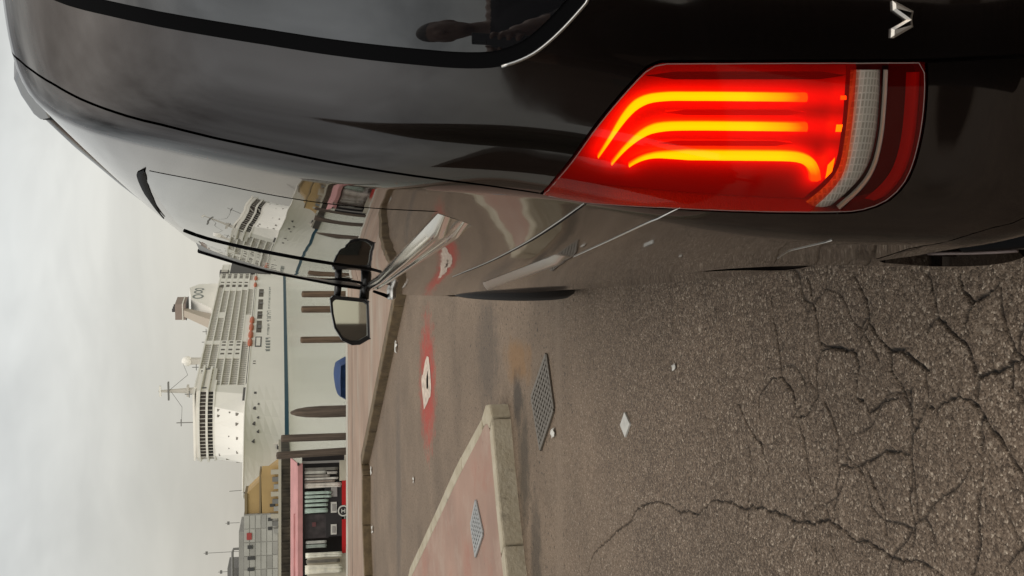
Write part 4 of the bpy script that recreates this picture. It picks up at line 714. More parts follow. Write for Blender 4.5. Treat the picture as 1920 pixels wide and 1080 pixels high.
# tail lights
def lamp(sg):
    o = bpy.data.objects.new('tail_light', None); o.empty_display_size = .05; link(o, van)
    full = lul[:-1] + lin[:-1] + lout[:-1]
    full = inset(full, .0022)
    patch('housing', full, -.030, HOUSED, o, sg=sg, step=.012)
    D = lambda P, n=14: [tuple(np.array(P[i])*(1-k/n)+np.array(P[i+1])*k/n) for i in range(len(P)-1) for k in range(n)]+[tuple(P[-1])]
    lo_ = D(lout); near = lambda P, p: int(np.argmin([math.dist(a, p) for a in P]))
    li_ = D(lin); ia = near(li_, np.array(lin[0])*(1-.742)+np.array(lin[-1])*.742); ib = near(li_, np.array(lin[0])*(1-.856)+np.array(lin[-1])*.856)
    rl, rr = [tuple(p) for p in K['rev_l']], [tuple(p) for p in K['rev_r']]
    ja, jb = near(lo_, rl[-1]), near(lo_, rr[-1])
    main = lul[:-1] + li_[:ia:6] + [li_[ia]] + rl[:-1] + [lo_[ja]] + lo_[ja+6:-1:6]
    clear = [li_[ia]] + li_[ia+4:ib:6] + [li_[ib]] + rr[:-1] + [lo_[jb]] + lo_[jb+4:ja:6] + [lo_[ja]] + rl[:-1][::-1]
    end = [li_[ib]] + li_[ib+4:-1:6] + lo_[0:jb:6] + [lo_[jb]] + rr[:-1][::-1]
    patch('pocket', inset(end, .004), -.026, HOUSEK, o, sg=sg, step=.012)
    # side walls of the bowl
    E = np.array(full+[full[0]]); d = np.r_[0, np.cumsum(np.linalg.norm(np.diff(E, axis=0), axis=1))]; t = np.linspace(0, d[-1], 160)
    E = np.stack([np.interp(t, d, E[:, k]) for k in range(2)], 1); s = E[:, 0]*sg; A = SS(s, E[:, 1]); nn = NS(s, E[:, 1])
    V = np.vstack([A+nn*.0005, A-nn*.032]); n = len(E); mesh_obj('bezel', V, [(i, i+1, n+i+1, n+i) for i in range(n-1)], HOUSED, o, True)
    surf_tube('lens_edge', [tuple(p) for p in E[::2]], .0008, .0006, EDGE, o, sg, 1)
    # reflector behind the guides; their red halo is painted in as emission
    b1, b2, b3 = [[tuple(p) for p in K[k]] for k in ('bar1', 'bar2', 'bar3')]
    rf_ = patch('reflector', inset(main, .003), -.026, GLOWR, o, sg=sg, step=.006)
    bars = np.vstack([np.array(D(b, 8)) for b in (b1, b2, b3)] + [np.array([p]) for k in ('dot1', 'dot2', 'dot3') for p in K[k]] + [np.array(K['barx1']), np.array(K['barx2'])])
    # surface coordinates of the reflector's points: nearest sample of the skin
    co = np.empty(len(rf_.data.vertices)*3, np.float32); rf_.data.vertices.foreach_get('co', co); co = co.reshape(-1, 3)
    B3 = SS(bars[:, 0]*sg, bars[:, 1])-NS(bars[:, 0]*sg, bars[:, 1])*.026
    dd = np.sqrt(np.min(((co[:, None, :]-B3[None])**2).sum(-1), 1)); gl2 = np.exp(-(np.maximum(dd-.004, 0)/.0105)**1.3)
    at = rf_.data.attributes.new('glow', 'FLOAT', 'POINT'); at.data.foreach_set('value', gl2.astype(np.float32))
    # ribs between the light guides; the red ones have guide light painted in
    for k, w_ in (('rib1', .0065), ('rib2', .0065), ('rib3', .009)): ribbon('divider_rib', [tuple(p) for p in K[k]], w_, -.0205, HOUSED if k == 'rib3' else HOUSER, o, sg, True)
    def guide(line, w0, w1, fade):
        P = np.array(line, float); d_ = np.r_[0, np.cumsum(np.linalg.norm(np.diff(P, axis=0), axis=1))]; m_ = len(P)*3; t_ = np.linspace(0, d_[-1], m_); P = np.stack([np.interp(t_, d_, P[:, k]) for k in range(2)], 1)
        tt = np.gradient(P, axis=0); tt /= np.linalg.norm(tt, axis=1, keepdims=True); nn_ = np.stack([-tt[:, 1], tt[:, 0]], 1); k = np.linspace(0, 1, m_)
        wd = np.interp(k, [0, .12, .3, 1], [w0*.45, w0, w1, w1])
        rows = []; prof = [(-1, -.020), (-.8, -.012), (0, -.009), (.8, -.012), (1, -.020)]
        for (c, of) in prof:
            Q = P+nn_*(wd/2*c)[:, None]; rows.append(SS(Q[:, 0]*sg, Q[:, 1])+NS(Q[:, 0]*sg, Q[:, 1])*of)
        V = np.vstack(rows); F = [(j*m_+i, j*m_+i+1, (j+1)*m_+i+1, (j+1)*m_+i) for j in range(4) for i in range(m_-1)]
        ob = mesh_obj('light_bar', V, F, GUIDE, o, True)
        gl_ = np.interp(k, [0, .10, .3, .74, .9, 1], fade); edge = np.array([.35, .92, 1, .92, .35])
        at = ob.data.attributes.new('glow', 'FLOAT', 'POINT'); at.data.foreach_set('value', (edge[:, None]*gl_[None, :]).ravel().astype(np.float32))
    guide(b1, .005, .0118, [.70, .95, 1, 1, .70, .35]); guide(b2, .005, .0122, [.70, .95, 1, 1, .74, .38]); guide(b3, .006, .0140, [.8, 1, 1, 1, .8, .3])
    for k in ('dot1', 'dot2', 'dot3'):
        ob = patch('light_point', [tuple(p) for p in K[k]], -.012, GUIDE, o, sg=sg, step=.006); at = ob.data.attributes.new('glow', 'FLOAT', 'POINT'); at.data.foreach_set('value', np.full(len(ob.data.vertices), .62 if k != 'dot1' else .42, dtype=np.float32))
    # reverse lamp and its clear strip, red end reflector
    strip('reverse_lamp', rl, rr, [-.02, -.012, -.010, -.009, -.010, -.012, -.02], REVM, o, sg)
    strip('lamp_rim', [(s_, q-.0006) for s_, q in rr], [(s_+.001, q-.0042) for s_, q in rr], [-.012, -.004, -.004, -.012], RIMG, o, sg)
    er = [(s_+.002, q-.017) for s_, q in rr]; er2 = [(s_+.002, q-.030) for s_, q in rr]
    strip('end_reflector', er2, [(s_, q-.016) for s_, q in er2], [-.02, -.010, -.008, -.02], HOUSE, o, sg)
    # lens in two sheets with the clear strip between
    il = [p for p in full]
    def split(a, b, first):
        return None
    patch('lens', main, .0012, LENS_R, o, sg=sg, step=.012, gap=.0012); patch('clear_lens', clear, .0012, LENS_C, o, sg=sg, step=.012); patch('end_lens', end, .0012, LENS_E, o, sg=sg, step=.012, gap=.0012)
    return o
for sg in (1, -1): lamp(sg)
# roof and nose
patch('roof_edge', [(.80, 1.935), (0, 1.935), (0, 1.957), (.80, 1.957)], 0., PAINT, van, step=.03, both=True)
def roof():
    ss = np.r_[np.linspace(.001, 1.05, 24), np.linspace(1.2, 6.067, 40)]; ring = np.vstack([SS(-ss[::-1], np.full(len(ss), QMAX)), SS(ss, np.full(len(ss), QMAX))])
    n = len(ring); V = []; F = []
    for k in range(8):
        t = k/8; R = ring.copy(); R[:, 0] *= (1-t); yc = np.clip(R[:, 1], 1.0, 2.2); R[:, 1] += (yc-R[:, 1])*t*.9; R[:, 2] += .022*(1-(1-t)**2); V.append(R)
    for k in range(7):
        for i in range(n): F.append((k*n+i, k*n+(i+1) % n, (k+1)*n+(i+1) % n, (k+1)*n+i))
    F.append(tuple(7*n+i for i in range(n)))
    return mesh_obj('roof', np.vstack(V), F, PAINT, van, True)
rf = roof()
nose = patch('front_end', [(s_of_y(4.73, .255)+.004, .05), (6.066, .05), (6.066, QMAX), (4.864, QMAX), (4.864, .8), (s_of_y(4.76, .5)+.004, .5)], 0., PAINT, van, step=.05, both=True, fold=.03)
patch('windscreen', [(5.0, 1.10), (6.066, 1.08), (6.066, 1.74), (5.2, 1.72)], .003, PGLASS, nose, step=.05, both=True, fold=.003)
HL = mat('headlight_glass', (.6, .62, .64), .08)
for sg in (1, -1): patch('headlight', [(5.0, .66), (5.45, .60), (5.5, .70), (5.1, .80)], .004, HL, nose, sg=sg, step=.04, fold=.004)
patch('grille', [(5.62, .55), (6.066, .53), (6.066, .74), (5.60, .72)], .004, BLACKP, nose, step=.04, both=True, fold=.004)
# roof rails
for sg in (1, -1):
    x = -.69*sg; r_ = MB()
    # tapering end foot, then the slim bar carried just above the roof
    foot = [(.535, 1.884), (.61, 1.906), (.711, 1.921), (.866, 1.937), (.92, 1.937), (.895, 1.915), (.76, 1.898), (.62, 1.880)]
    n = len(foot); V = [(x-.016, y, z) for y, z in foot]+[(x+.016, y, z) for y, z in foot]
    r_.add(V, [tuple(range(n))[::-1], tuple(range(n, 2*n))]+[(i, (i+1) % n, n+(i+1) % n, n+i) for i in range(n)])
    rr_ = r_.build('roof_rail', RAILM, rf, bevel=.004)
    MB().tube([(x, .91, 1.928), (x, 1.27, 1.938), (x, 1.9, 1.943), (x, 2.6, 1.94), (x, 2.95, 1.915)], [.011, .011, .011, .011, .008], 8).build('rail_bar', RAILM, rr_, smooth=True)
    MB().box(x-.012, x+.012, .915, .935, 1.905, 1.936).build('rail_clip', RUBBER, rr_)
# door mirrors
def door_mirror(sg):
    out = [(-.983, 1.319), (-.969, 1.305), (-.984, 1.163), (-.996, 1.147), (-1.163, 1.142), (-1.189, 1.187), (-1.191, 1.223), (-1.171, 1.265), (-1.114, 1.3), (-1.043, 1.314)]
    out = [(sg*x, z) for x, z in out]; c = np.mean(np.array(out), 0); o = bpy.data.objects.new('door_mirror', None); o.empty_display_size = .05; link(o, van)
    V, F = [], []; prof = [(1.0, 0), (1.02, .02), (.98, .07), (.80, .12), (.45, .15)]; n = len(out)
    for sc, dy in prof: V += [((x-c[0])*sc+c[0], 3.62+dy, (z-c[1])*sc+c[1]) for x, z in out]
    for k in range(len(prof)-1): F += [(k*n+i, k*n+(i+1) % n, (k+1)*n+(i+1) % n, (k+1)*n+i) for i in range(n)]
    F.append(tuple((len(prof)-1)*n+i for i in range(n)))
    V += [((x-c[0])*.84+c[0], 3.62, (z-c[1])*.86+c[1]) for x, z in out]; b0 = len(prof)*n
    V += [((x-c[0])*.83+c[0], 3.635, (z-c[1])*.85+c[1]) for x, z in out]
    F += [(i, (i+1) % n, b0+(i+1) % n, b0+i) for i in range(n)] + [(b0+i, b0+(i+1) % n, b0+n+(i+1) % n, b0+n+i) for i in range(n)]
    hs = mesh_obj('mirror_shell', V, F, BLACKP, o)
    md = hs.modifiers.new('bevel', 'BEVEL'); md.width = .006; md.segments = 2; md.limit_method = 'ANGLE'
    gv = [((x-c[0])*.835+c[0], 3.634, (z-c[1])*.855+c[1]) for x, z in out]
    # the glass is tilted a little towards the driver
    gv = [(x, y+(x*sg-c[0]*sg)*.06*-1+(z-c[1])*.034, z) for x, y, z in gv]
    mesh_obj('mirror_glass', gv, [tuple(range(n))], MIRRG, o)
    for z, r in ((1.285, .016), (1.165, .022)):
        MB().tube([(sg*-.90, 3.66, z-.005), (sg*-.985, 3.67, z)], r, 8).build('mirror_arm', BLACKP, o, smooth=True)
for sg in (1, -1): door_mirror(sg)
# wheels
RIM = mat('alloy_rim', (.35, .35, .36), .3, 1.0)
def wheel(x, y, sg, steer=0):
    o = bpy.data.objects.new('wheel', None); o.empty_display_size = .1; o.location = (x, y, .342); o.rotation_euler = (0, 0, steer); link(o, van)
    w2 = .1175; MB().lathe([(.225, -w2*.8), (.30, -w2), (.330, -w2*.82), (.342, -w2*.5), (.342, w2*.5), (.330, w2*.82), (.30, w2), (.225, w2*.8)], n=48, axis='x').build('tyre', TYRE, o, True)
    s = -sg; rm = MB(); rm.lathe([(.228, -.09), (.228, .09*1), (.215, .095), (.20, .07), (.19, -.05)], n=40, axis='x')
    for k in range(10):
        a = 2*math.pi*k/10; c_, s_ = math.cos(a), math.sin(a)
        rm.tube([(s*.085, .03*c_, .03*s_), (s*.095, .13*c_, .13*s_), (s*.085, .215*c_, .215*s_)], [.022, .017, .02], 6)
    rm.lathe([(.0, s*.10), (.05, s*.098), (.06, s*.07)], n=20, axis='x'); rm.build('rim', RIM, o)
for sg in (1, -1):
    wheel(-.795*sg, RW, sg); wheel(-.846*sg, FW_, sg, -.10)

# ================================================================== QUAY EDGE THINGS
def wood(name, c):
    return mat(name, c, .85, noise=(3.0, .45, 6, (6, 6, .5)), bump=(40, .01))
WOOD = wood('weathered_pile_wood', (.135, .088, .055)); WOOD2 = wood('grey_pile_wood', (.105, .078, .058))
def pile(x, y, ztop, r, m, label, lean=0., point=False):
    prof = [(r*1.02, -4.2), (r, -1.5), (r*.97, ztop-.25)]
    if point: prof = [(r*.95, -4.2), (r, -1.2), (r*1.0, ztop-.75), (r*.86, ztop-.40), (r*.62, ztop-.16), (r*.25, ztop-.02), (0, ztop)]
    else: prof += [(r*.96, ztop-.06), (r*.88, ztop-.015), (0, ztop)]
    n = 14; mb = MB(); mb.lathe(prof, n=n); V = []
    for i, (a, b, c) in enumerate(mb.V):
        k = 1+.06*math.sin(3*math.atan2(b, a)+x*7)+random.uniform(-.02, .02); V.append((a*k+lean*(c-ztop), b*k, c))
    o = mesh_obj('mooring_pile', V, mb.F, m, smooth=True); o.location = (x, y, 0)
    return tag(o, label, 'mooring post', 'wooden mooring piles along the quay')
pile(-.575, 24.2, 1.03, .082, WOOD, 'brown wooden mooring pile right beside the van, partly behind the mirror arm')
pile(-.94, 24.2, 1.04, .085, WOOD, 'brown wooden mooring pile above the inner part of the door mirror')
pile(-1.685, 24.2, 1.06, .082, WOOD, 'brown wooden mooring pile rising behind the outer edge of the door mirror')
pile(-3.44, 24.2, 1.30, .145, WOOD2, 'thick grey brown mooring pile with a pointed top, the broadest of the posts', 0, True)
pile(-4.05, 24.2, 1.52, .090, WOOD2, 'slim tall mooring pile standing between the broad pile and the leaning one')
pile(-4.46, 24.2, 1.63, .092, WOOD2, 'slim slightly leaning mooring pile, the tallest, next to the stall', -.03)

BLUE = mat('blue_tarpaulin', (.014, .045, .145), .95, noise=(6, .25, 4), bump=(18, .02)); BOATH = mat('boat_hull_dark', (.05, .06, .07), .5)
bo_ = empty('moored_boat', (-2.70, 24.2, -2.13), label='small boat under a blue cover, just showing above the quay edge', cat='boat')
V, F = [], []; st = [(-.0, .46, .40), (.6, .52, .44), (1.6, .53, .45), (2.6, .42, .40), (3.3, .16, .3)]
for (y, b_, k) in st: V += [(-b_*.7, y, .1), (-b_, y, 1.95), (b_, y, 1.95), (b_*.7, y, .1)]
for i in range(len(st)-1):
    for j in range(3): F.append((i*4+j, i*4+j+1, i*4+4+j+1, i*4+4+j))
F += [(0, 3, 2, 1)]; mesh_obj('hull', V, F, BOATH, bo_)
V, F = [], []
for (y, b_, k) in st: V += [(-b_-.02, y-.02, 1.90), (-b_*1.0, y-.02, 2.03), (-b_*.80, y, 2.215), (0, y, 2.225), (b_*.80, y, 2.215), (b_*1.0, y-.02, 2.03), (b_+.02, y-.02, 1.90)]
for i in range(len(st)-1):
    for j in range(6): F.append((i*7+j, i*7+j+1, i*7+8+j, i*7+7+j))
F.append(tuple(range(7))); mesh_obj('cover', V, F, BLUE, bo_, True)

# stall: low floating souvenir stand moored behind the quay edge
PINKA = mat('awning_pink', (.50, .235, .225), .7, noise=(3, .12, 4)); RED = mat('red_panel', (.50, .012, .012), .4); CREAM = mat('cream_board', (.52, .47, .37), .7, noise=(2, .1, 4))
DARK = mat('stall_dark', (.020, .017, .017), .6); GREYP = mat('grey_plate', (.32, .30, .28), .5); WHITEB = mat('white_board', (.62, .60, .54), .6)
SY = 24.5
def X(y): return -5.87-(y-960)*.01306
def Z(v): return 1.125-(v-557)*.0129
sx0, sx1 = X(1130), X(868)
stall = empty('souvenir_stall', ((sx0+sx1)/2, SY, -1.6), label='waterside stall with a pink awning, hanging wares and red base panels', cat='stall'); ox, oy, oz = (sx0+sx1)/2, SY, -1.6
def sb(x0, x1, y0, y1, z0, z1): return MB().box(*sorted((x0-ox, x1-ox)), y0, y1, *sorted((z0-oz, z1-oz)))
sb(sx0, sx1, .1, 2.1, -1.9, -1.2).build('pontoon', WOOD2, stall)
sb(sx0, sx1, .0, 1.9, -1.2, Z(652)).build('deck_box', CREAM, stall)
sb(sx0, sx1, 1.25, 1.30, Z(651), Z(568)).build('back_wall', DARK, stall)
for x in (sx0+.03, X(1090), X(871), ): sb(x-.025, x+.025, .08, .13, Z(652), Z(566)).build('post', GREYP, stall)
aw = MB(); xa, xb = sx0-ox-.05, X(871)-ox
zt, zf, zb = Z(553)-oz, Z(558)-oz, Z(567)-oz
aw.add([(xa, 1.0, zt+.10), (xb, 1.0, zt+.10), (xb, -.02, zf), (xa, -.02, zf), (xa, -.02, zb), (xb, -.02, zb), (xa, 1.0, zt+.06), (xb, 1.0, zt+.06), (xa, .0, zf-.02), (xb, .0, zf-.02), (xa, .0, zb), (xb, .0, zb)],
       [(0, 3, 2, 1), (3, 4, 5, 2), (6, 7, 9, 8), (8, 9, 11, 10), (0, 1, 7, 6), (4, 10, 11, 5), (1, 2, 9, 7), (0, 6, 8, 3)])
aw.build('awning', PINKA, stall)
sb(sx0, X(970), .35, .40, Z(550.5), Z(553.5)).build('awning_ridge', PINKA, stall)
sb(X(873)-.02, X(873)+.05, -.05, .0, Z(557), Z(560.5)).build('awning_bracket', DARK, stall)
sb(X(906), X(952), -.03, .0, Z(640.5), Z(653)).build('red_panel', RED, stall); sb(X(979), X(1042), -.03, .0, Z(640.5), Z(653)).build('red_panel', RED, stall)
sb(sx1, X(906.5), -.02, .0, Z(636), Z(660)).build('base_board', CREAM, stall); sb(X(1043), sx0, -.02, .0, Z(575), Z(660)).build('base_board', CREAM, stall)
sb(X(918), X(1012), .10, .9, Z(611), Z(641)).build('counter', DARK, stall)
sb(X(919), X(937), .07, .1, Z(620.5), Z(632)).build('counter_screen', GREYP, stall)
for a, b_ in ((947, 967), (989, 1008)):
    pl = sb(X(a), X(b_), .07, .099, Z(620), Z(631)).build('plate', WHITEB, stall)
    sb(X(a+3.5), X(b_-3.5), .055, .069, Z(622.5), Z(628.5)).build('plate_panel', GREYP, pl)
cb = MB(); cx_, cz_ = X(962.5)-ox, Z(643)-oz
cb.V = []; cb.F = []
def disc(r0, r1, y0, y1, cx, cz, n=28):
    mb = MB(); V = []
    for (r, y) in ((r0, y0), (r1, y0), (r1, y1), (r0, y1)):
        V += [(cx+r*math.cos(2*math.pi*k/n), y, cz+r*math.sin(2*math.pi*k/n)) for k in range(n)]
    F = [(j*n+k, j*n+(k+1) % n, ((j+1) % 4)*n+(k+1) % n, ((j+1) % 4)*n+k) for j in range(4) for k in range(n)]
    return mb.add(V, F)
bdg = disc(.0, .118, -.055, -.035, cx_, cz_).build('round_badge', DARK, stall)
disc(.105, .135, -.065, -.033, cx_, cz_).build('badge_ring', WHITEB, bdg)
for dz in (-.045, .03): MB().box(cx_-.05, cx_+.05, -.062, -.054, cz_+dz, cz_+dz+.018).build('badge_bar', WHITEB, bdg)
MB().box(cx_-.012, cx_+.012, -.062, -.054, cz_-.03, cz_+.03).build('badge_bar', WHITEB, bdg)
def hang(name, y0, y1, v0, v1, col, label, cat, dy=.55, waves=2.5, r=.8):
    col = tuple(min(.8, c*1.55) for c in col); dy = dy-.45
    m = mat('cloth_%s_%d' % (name, len(MATS)), col, r, noise=(5, .22, 4)); xa, xb = X(y1), X(y0); nz, nx = 8, 12; V, F = [], []
    for i in range(nz+1):
        for j in range(nx+1):
            t, s = i/nz, j/nx; V.append(((s-.5)*(xb-xa)*(1-.12*t*(1-t)*2), .03*math.sin(s*2*math.pi*waves+t*1.2)*(0.4+.6*t), -t*(Z(v0)-Z(v1))+.01*math.sin(s*9)*t))
    for i in range(nz):
        for j in range(nx): k = i*(nx+1)+j; F.append((k, k+1, k+nx+2, k+nx+1))
    o = mesh_obj(name, V, F, m, smooth=True); o.location = ((xa+xb)/2, SY+dy, Z(v0)); md = o.modifiers.new('thick', 'SOLIDIFY'); md.thickness = .012
    return tag(o, label, cat, 'wares hanging in the stall')
g_ = (.33, .40, .35)
hang('hanging_cloth', 881, 887, 571, 634, (.16, .15, .13), 'narrow dark hanging cloth nearest the mooring piles', 'cloth')
hang('hanging_cloth', 887, 893, 571, 612, (.40, .39, .35), 'short pale grey cloth hanging at the pile end of the stall', 'cloth')
hang('hanging_bag', 888, 893, 613, 632, (.30, .28, .25), 'grey bag hanging low at the pile end of the stall', 'bag', .45)
hang('hanging_cloth', 894, 899, 571, 618, (.24, .22, .19), 'grey brown cloth hanging beside the short pale cloth', 'cloth')
hang('hanging_cloth', 900, 904, 571, 634, (.46, .44, .40), 'long narrow pale cloth in the bright end of the stall', 'cloth')
hang('hanging_cloth', 905, 909, 571, 628, (.22, .18, .15), 'thin brown strip hanging between two pale cloths', 'cloth')
hang('hanging_cloth', 910, 920, 571, 640, (.50, .46, .41), 'broad whitish cloth beside the green scarves', 'cloth')
for k, (a, b_, v1) in enumerate([(925, 931, 621), (932.5, 938, 621), (940, 946, 615), (948, 954, 614), (956.5, 966, 614)]):
    hang('green_scarf', a, b_, 571, v1, g_, ['pale green scarf next to the broad whitish cloth', 'second pale green scarf from the whitish cloth', 'middle one of the five pale green scarves', 'fourth pale green scarf, before the last', 'pale green scarf next to the big black panel'][k], 'scarf', .5, 1.5)
bp = sb(X(969), X(1014), .12, .17, Z(569), Z(616)); o = bp.build('display_panel', mat('black_display', (.045, .036, .036), .5, noise=(7, .4, 4)), None)
o.location = (ox, oy, oz); tag(o, 'large black display panel hanging in the middle of the stall', 'panel')
sb(X(984), X(992), .105, .119, Z(585), Z(592)).build('panel_print', mat('print_dull_red', (.14, .05, .05), .6), o)
hang('hanging_cloth', 1018, 1024, 573, 612, (.36, .36, .33), 'short light grey cloth just past the black panel', 'cloth')
hang('hanging_cloth', 1025, 1032, 573, 612, (.26, .29, .26), 'short grey green cloth just past the black panel', 'cloth')
hang('hanging_cloth', 1036, 1046, 572, 640, (.55, .50, .43), 'long cream cloth at the dark gap past the panel', 'cloth', .3)
hang('hanging_cloth', 1049, 1056, 573, 636, (.12, .11, .09), 'dark narrow cloth beside the long cream cloth', 'cloth', .3)
hang('hanging_cloth', 1058, 1075, 571, 640, (.54, .49, .41), 'wide cream cloth at the outer end of the stall', 'cloth', .25)

# ================================================================== FAR SHORE
GRP = mat('terminal_grey_panel', (.33, .32, .295), .7, noise=(.12, .12, 4)); GRP2 = mat('terminal_pale_panel', (.42, .41, .375), .7, noise=(.2, .1, 4)); OCH = mat('ochre_plaster', (.42, .285, .125), .85, noise=(.12, .14, 5))
OCHD = mat('ochre_roof_edge', (.22, .165, .09), .8); WHF = mat('wharf_dark', (.045, .035, .024), .9, noise=(.25, .6, 6)); PALE = mat('quay_pale_rim', (.46, .42, .34), .8); GLD = mat('far_window', (.05, .05, .05), .3); REDS = mat('red_sign', (.35, .05, .045), .6)
MAST = mat('mast_grey', (.18, .175, .165), .6)
wh = empty('wharf', (-100, 370, 0), label='long dark timber wharf below the ochre shed and grey terminal', cat='wharf')
MB().box(-120, 47.5, 0, 60, -3.2, 1.1).build('wharf_face', WHF, wh); MB().box(-120, 47.0, -.2, 60, 1.1, 2.1).build('wharf_rim', PALE, wh)
for k in range(44): MB().box(-70+k*2.65, -69.4+k*2.65, -.7, -.02, -3, .9+random.uniform(-.5, .15)).build('fender_post', WHF, wh)
och = empty('ochre_shed', (-70, 372, 2.1), label='ochre harbour shed with a stepped roof in front of the ship bow', cat='building')
MB().add([(-6.0, 0, 0), (14.8, 0, 0), (14.8, 0, 5.6), (-6, 0, 5.6), (-6, 18, 0), (14.8, 18, 0), (10.5, 18, 5.9), (-6, 18, 5.9), (11.5, 0, 6.0)], [(0, 1, 2, 8, 3), (4, 7, 6, 5), (1, 5, 6, 2), (2, 6, 7, 3, 8), (0, 3, 7, 4)]).build('lower_wall', OCH, och)
MB().add([(-7, 1, 6.6), (9.2, 1, 6.6), (5.2, 1, 10.8), (-7, 1, 10.8), (-7, 17, 6.6), (9.2, 17, 6.6), (5.2, 17, 10.8), (-7, 17, 10.8)], [(0, 1, 2, 3), (4, 7, 6, 5), (1, 5, 6, 2), (2, 6, 7, 3), (0, 3, 7, 4)]).build('upper_wall', OCH, och)
MB().box(-7, 12.2, .2, 17.5, 6.05, 6.6).build('ledge', OCHD, och); MB().box(-7, 5.2, .4, 17, 10.8, 11.7).build('roof_edge', OCHD, och)
for x in (-3, 0.2): MB().box(x, x+1.1, -.12, .1, 1.2, 3.0).build('window', GLD, och)
for k in range(9):
    x = -8+k*2.6; o = MB().box(-.8, .8, -.5, .6, 0, 1.6+.5*(k % 3)).build('storage_box', [GRP, MAST, PALE][k % 3]); o.location = (-70+x, 370.4, 2.1); tag(o, ['low grey', 'dark', 'tall pale'][k % 3]+' storage box on the wharf edge, '+['at the end below the grey terminal', 'midway along the ochre shed', 'at the end towards the ship bow'][k//3], 'container', 'boxes stored along the wharf')
ter = empty('terminal_building', (-95, 371, 2.1), label='grey panelled harbour terminal with a red sign and rooftop pipes', cat='building')
MB().box(-30, 23.0, .2, 30, 0, 11.9).build('core', GRP, ter)
MB().box(-30, 17.0, .4, 28, 11.95, 13.6).build('upper_core', GRP, ter)
for i in range(11):
    for j in range(6):
        x0 = -30+i*4.8; z0 = .1+j*1.97
        if x0+4.7 > 23: continue
        MB().box(x0+.1, x0+4.65, -.02+random.uniform(0, .05), .19, z0+.1, z0+1.85).build('panel', GRP2 if (i*7+j*3) % 4 else GRP, ter)
for x in (17.2, 20.4): MB().box(x, x+1.2, -.2, -.03, 2.3, 3.6).build('window', GLD, ter)
for k in range(11): MB().box(-28+k*3.9, -26.8+k*3.9, -.25, -.03, 8.4+.5*math.sin(k*2.), 10.6).build('window', GLD, ter)
MB().box(14.2, 16.6, -.3, .1, 9.2, 10.9).build('sign', REDS, ter)
MB().box(-30, 3.8, 3, 20, 13.62, 17.6).build('plant_room', MAST, ter)
MB().tube([(11, 1, 13.6), (11, 1, 15.4), (10.0, 1, 15.8), (-30, 1, 15.8)], .45, 8).build('roof_pipe', MAST, ter)
for x, h in ((18.8, 18.5), (8.5, 26), (1.5, 21), (-6, 23.5)):
    a = MB().tube([(0, 0, 0), (0, 0, h-13.6)], .10, 5); a.box(-.6, .6, -.1, .1, h-15.0, h-14.2).build('antenna', MAST, ter).location = (x, 8, 13.62)

# ================================================================== CRUISE SHIP
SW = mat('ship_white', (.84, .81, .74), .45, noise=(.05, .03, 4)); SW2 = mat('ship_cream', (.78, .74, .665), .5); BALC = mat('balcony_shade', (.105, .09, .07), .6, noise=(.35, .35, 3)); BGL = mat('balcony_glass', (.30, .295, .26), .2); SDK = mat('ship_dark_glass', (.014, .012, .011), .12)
FWIN = mat('front_window_shade', (.20, .185, .16), .4); TEAL = mat('boot_teal', (.006, .055, .085), .5); ORG = mat('lifeboat_orange', (.52, .14, .07), .5); FUN = mat('funnel_brown', (.30, .235, .20), .7); STEM = mat('funnel_tan', (.40, .34, .27), .6); MASTC = mat('mast_cream', (.52, .49, .43), .6); LOGO = mat('logo_grey', (.20, .215, .20), .6); AFT = mat('aft_grey', (.075, .070, .068), .6)
ship = empty('cruise_ship', (-55, 454, -2.0), label='large white cruise ship with orange lifeboats moored across the water', cat='ship')
hv, pv = Vector((-.2740, -.9617, 0)), Vector((.9617, -.2740, 0))
ship.rotation_euler = (0, 0, math.atan2(hv.y, hv.x))   # local +x = bow, local +y = port
def bm_(*a): return MB().box(*a)
# check of handedness: local +y after the rotation is (-hv.y, hv.x) = (.96,-.27), the port side
stn = [(53.5, .25, 0.05, 17.2), (50, 2.9, .1, 17.25), (45, 6.0, .25, 17.3), (38, 9.6, 1.6, 17.4), (30, 12.2, 4.2, 17.5), (20, 14.3, 8.2, 17.7), (8, 15.5, 12.2, 17.9), (-6, 16, 14.9, 18), (-25, 16, 15.9, 18), (-120, 16, 16, 18), (-225, 16, 16, 18), (-258, 15.4, 13.5, 18), (-264, 14.5, 11, 18)]
def hull_half(x, z):
    xs = [s[0] for s in stn][::-1]; bd = np.interp(x, xs, [s[1] for s in stn][::-1]); bw_ = np.interp(x, xs, [s[2] for s in stn][::-1]); t = max(0, min(1, (z-1.0)/16.5)); return bw_+(bd-bw_)*t**1.5
V, F = [], []; zs = [0, .8, 1.7, 4, 7, 10, 13, 15.5, 1.0]; nzk = 8
for (x, bd, bw_, zd) in stn:
    for k in range(nzk):
        z = [-1.5, 1.6, 4, 7, 10, 13, 15.5, zd][k]; xr = x-(0 if x < 40 else (x-40)/13.5*9*(1-max(0, z)/17.3)**1.3)
        V.append((xr, max(.05, hull_half(x, z)), z))
n0 = len(V); V += [(x, -y, z) for x, y, z in V]; ns = len(stn)
for i in range(ns-1):
    for k in range(nzk-1):
        a = i*nzk+k; F.append((a, a+1, a+nzk+1, a+nzk)); F.append((n0+a, n0+a+nzk, n0+a+nzk+1, n0+a+1))
    F.append((i*nzk+nzk-1, n0+i*nzk+nzk-1, n0+(i+1)*nzk+nzk-1, (i+1)*nzk+nzk-1))
mi = []
for f in F: mi.append(1 if max(V[i][2] for i in f) < 1.7 else 0)
F.append(tuple(range((ns-1)*nzk, ns*nzk))+tuple(range(n0+ns*nzk-1, n0+(ns-1)*nzk-1, -1))); mi.append(0)
mesh_obj('hull', V, F, None, ship, mats=[SW, TEAL], mi=mi)
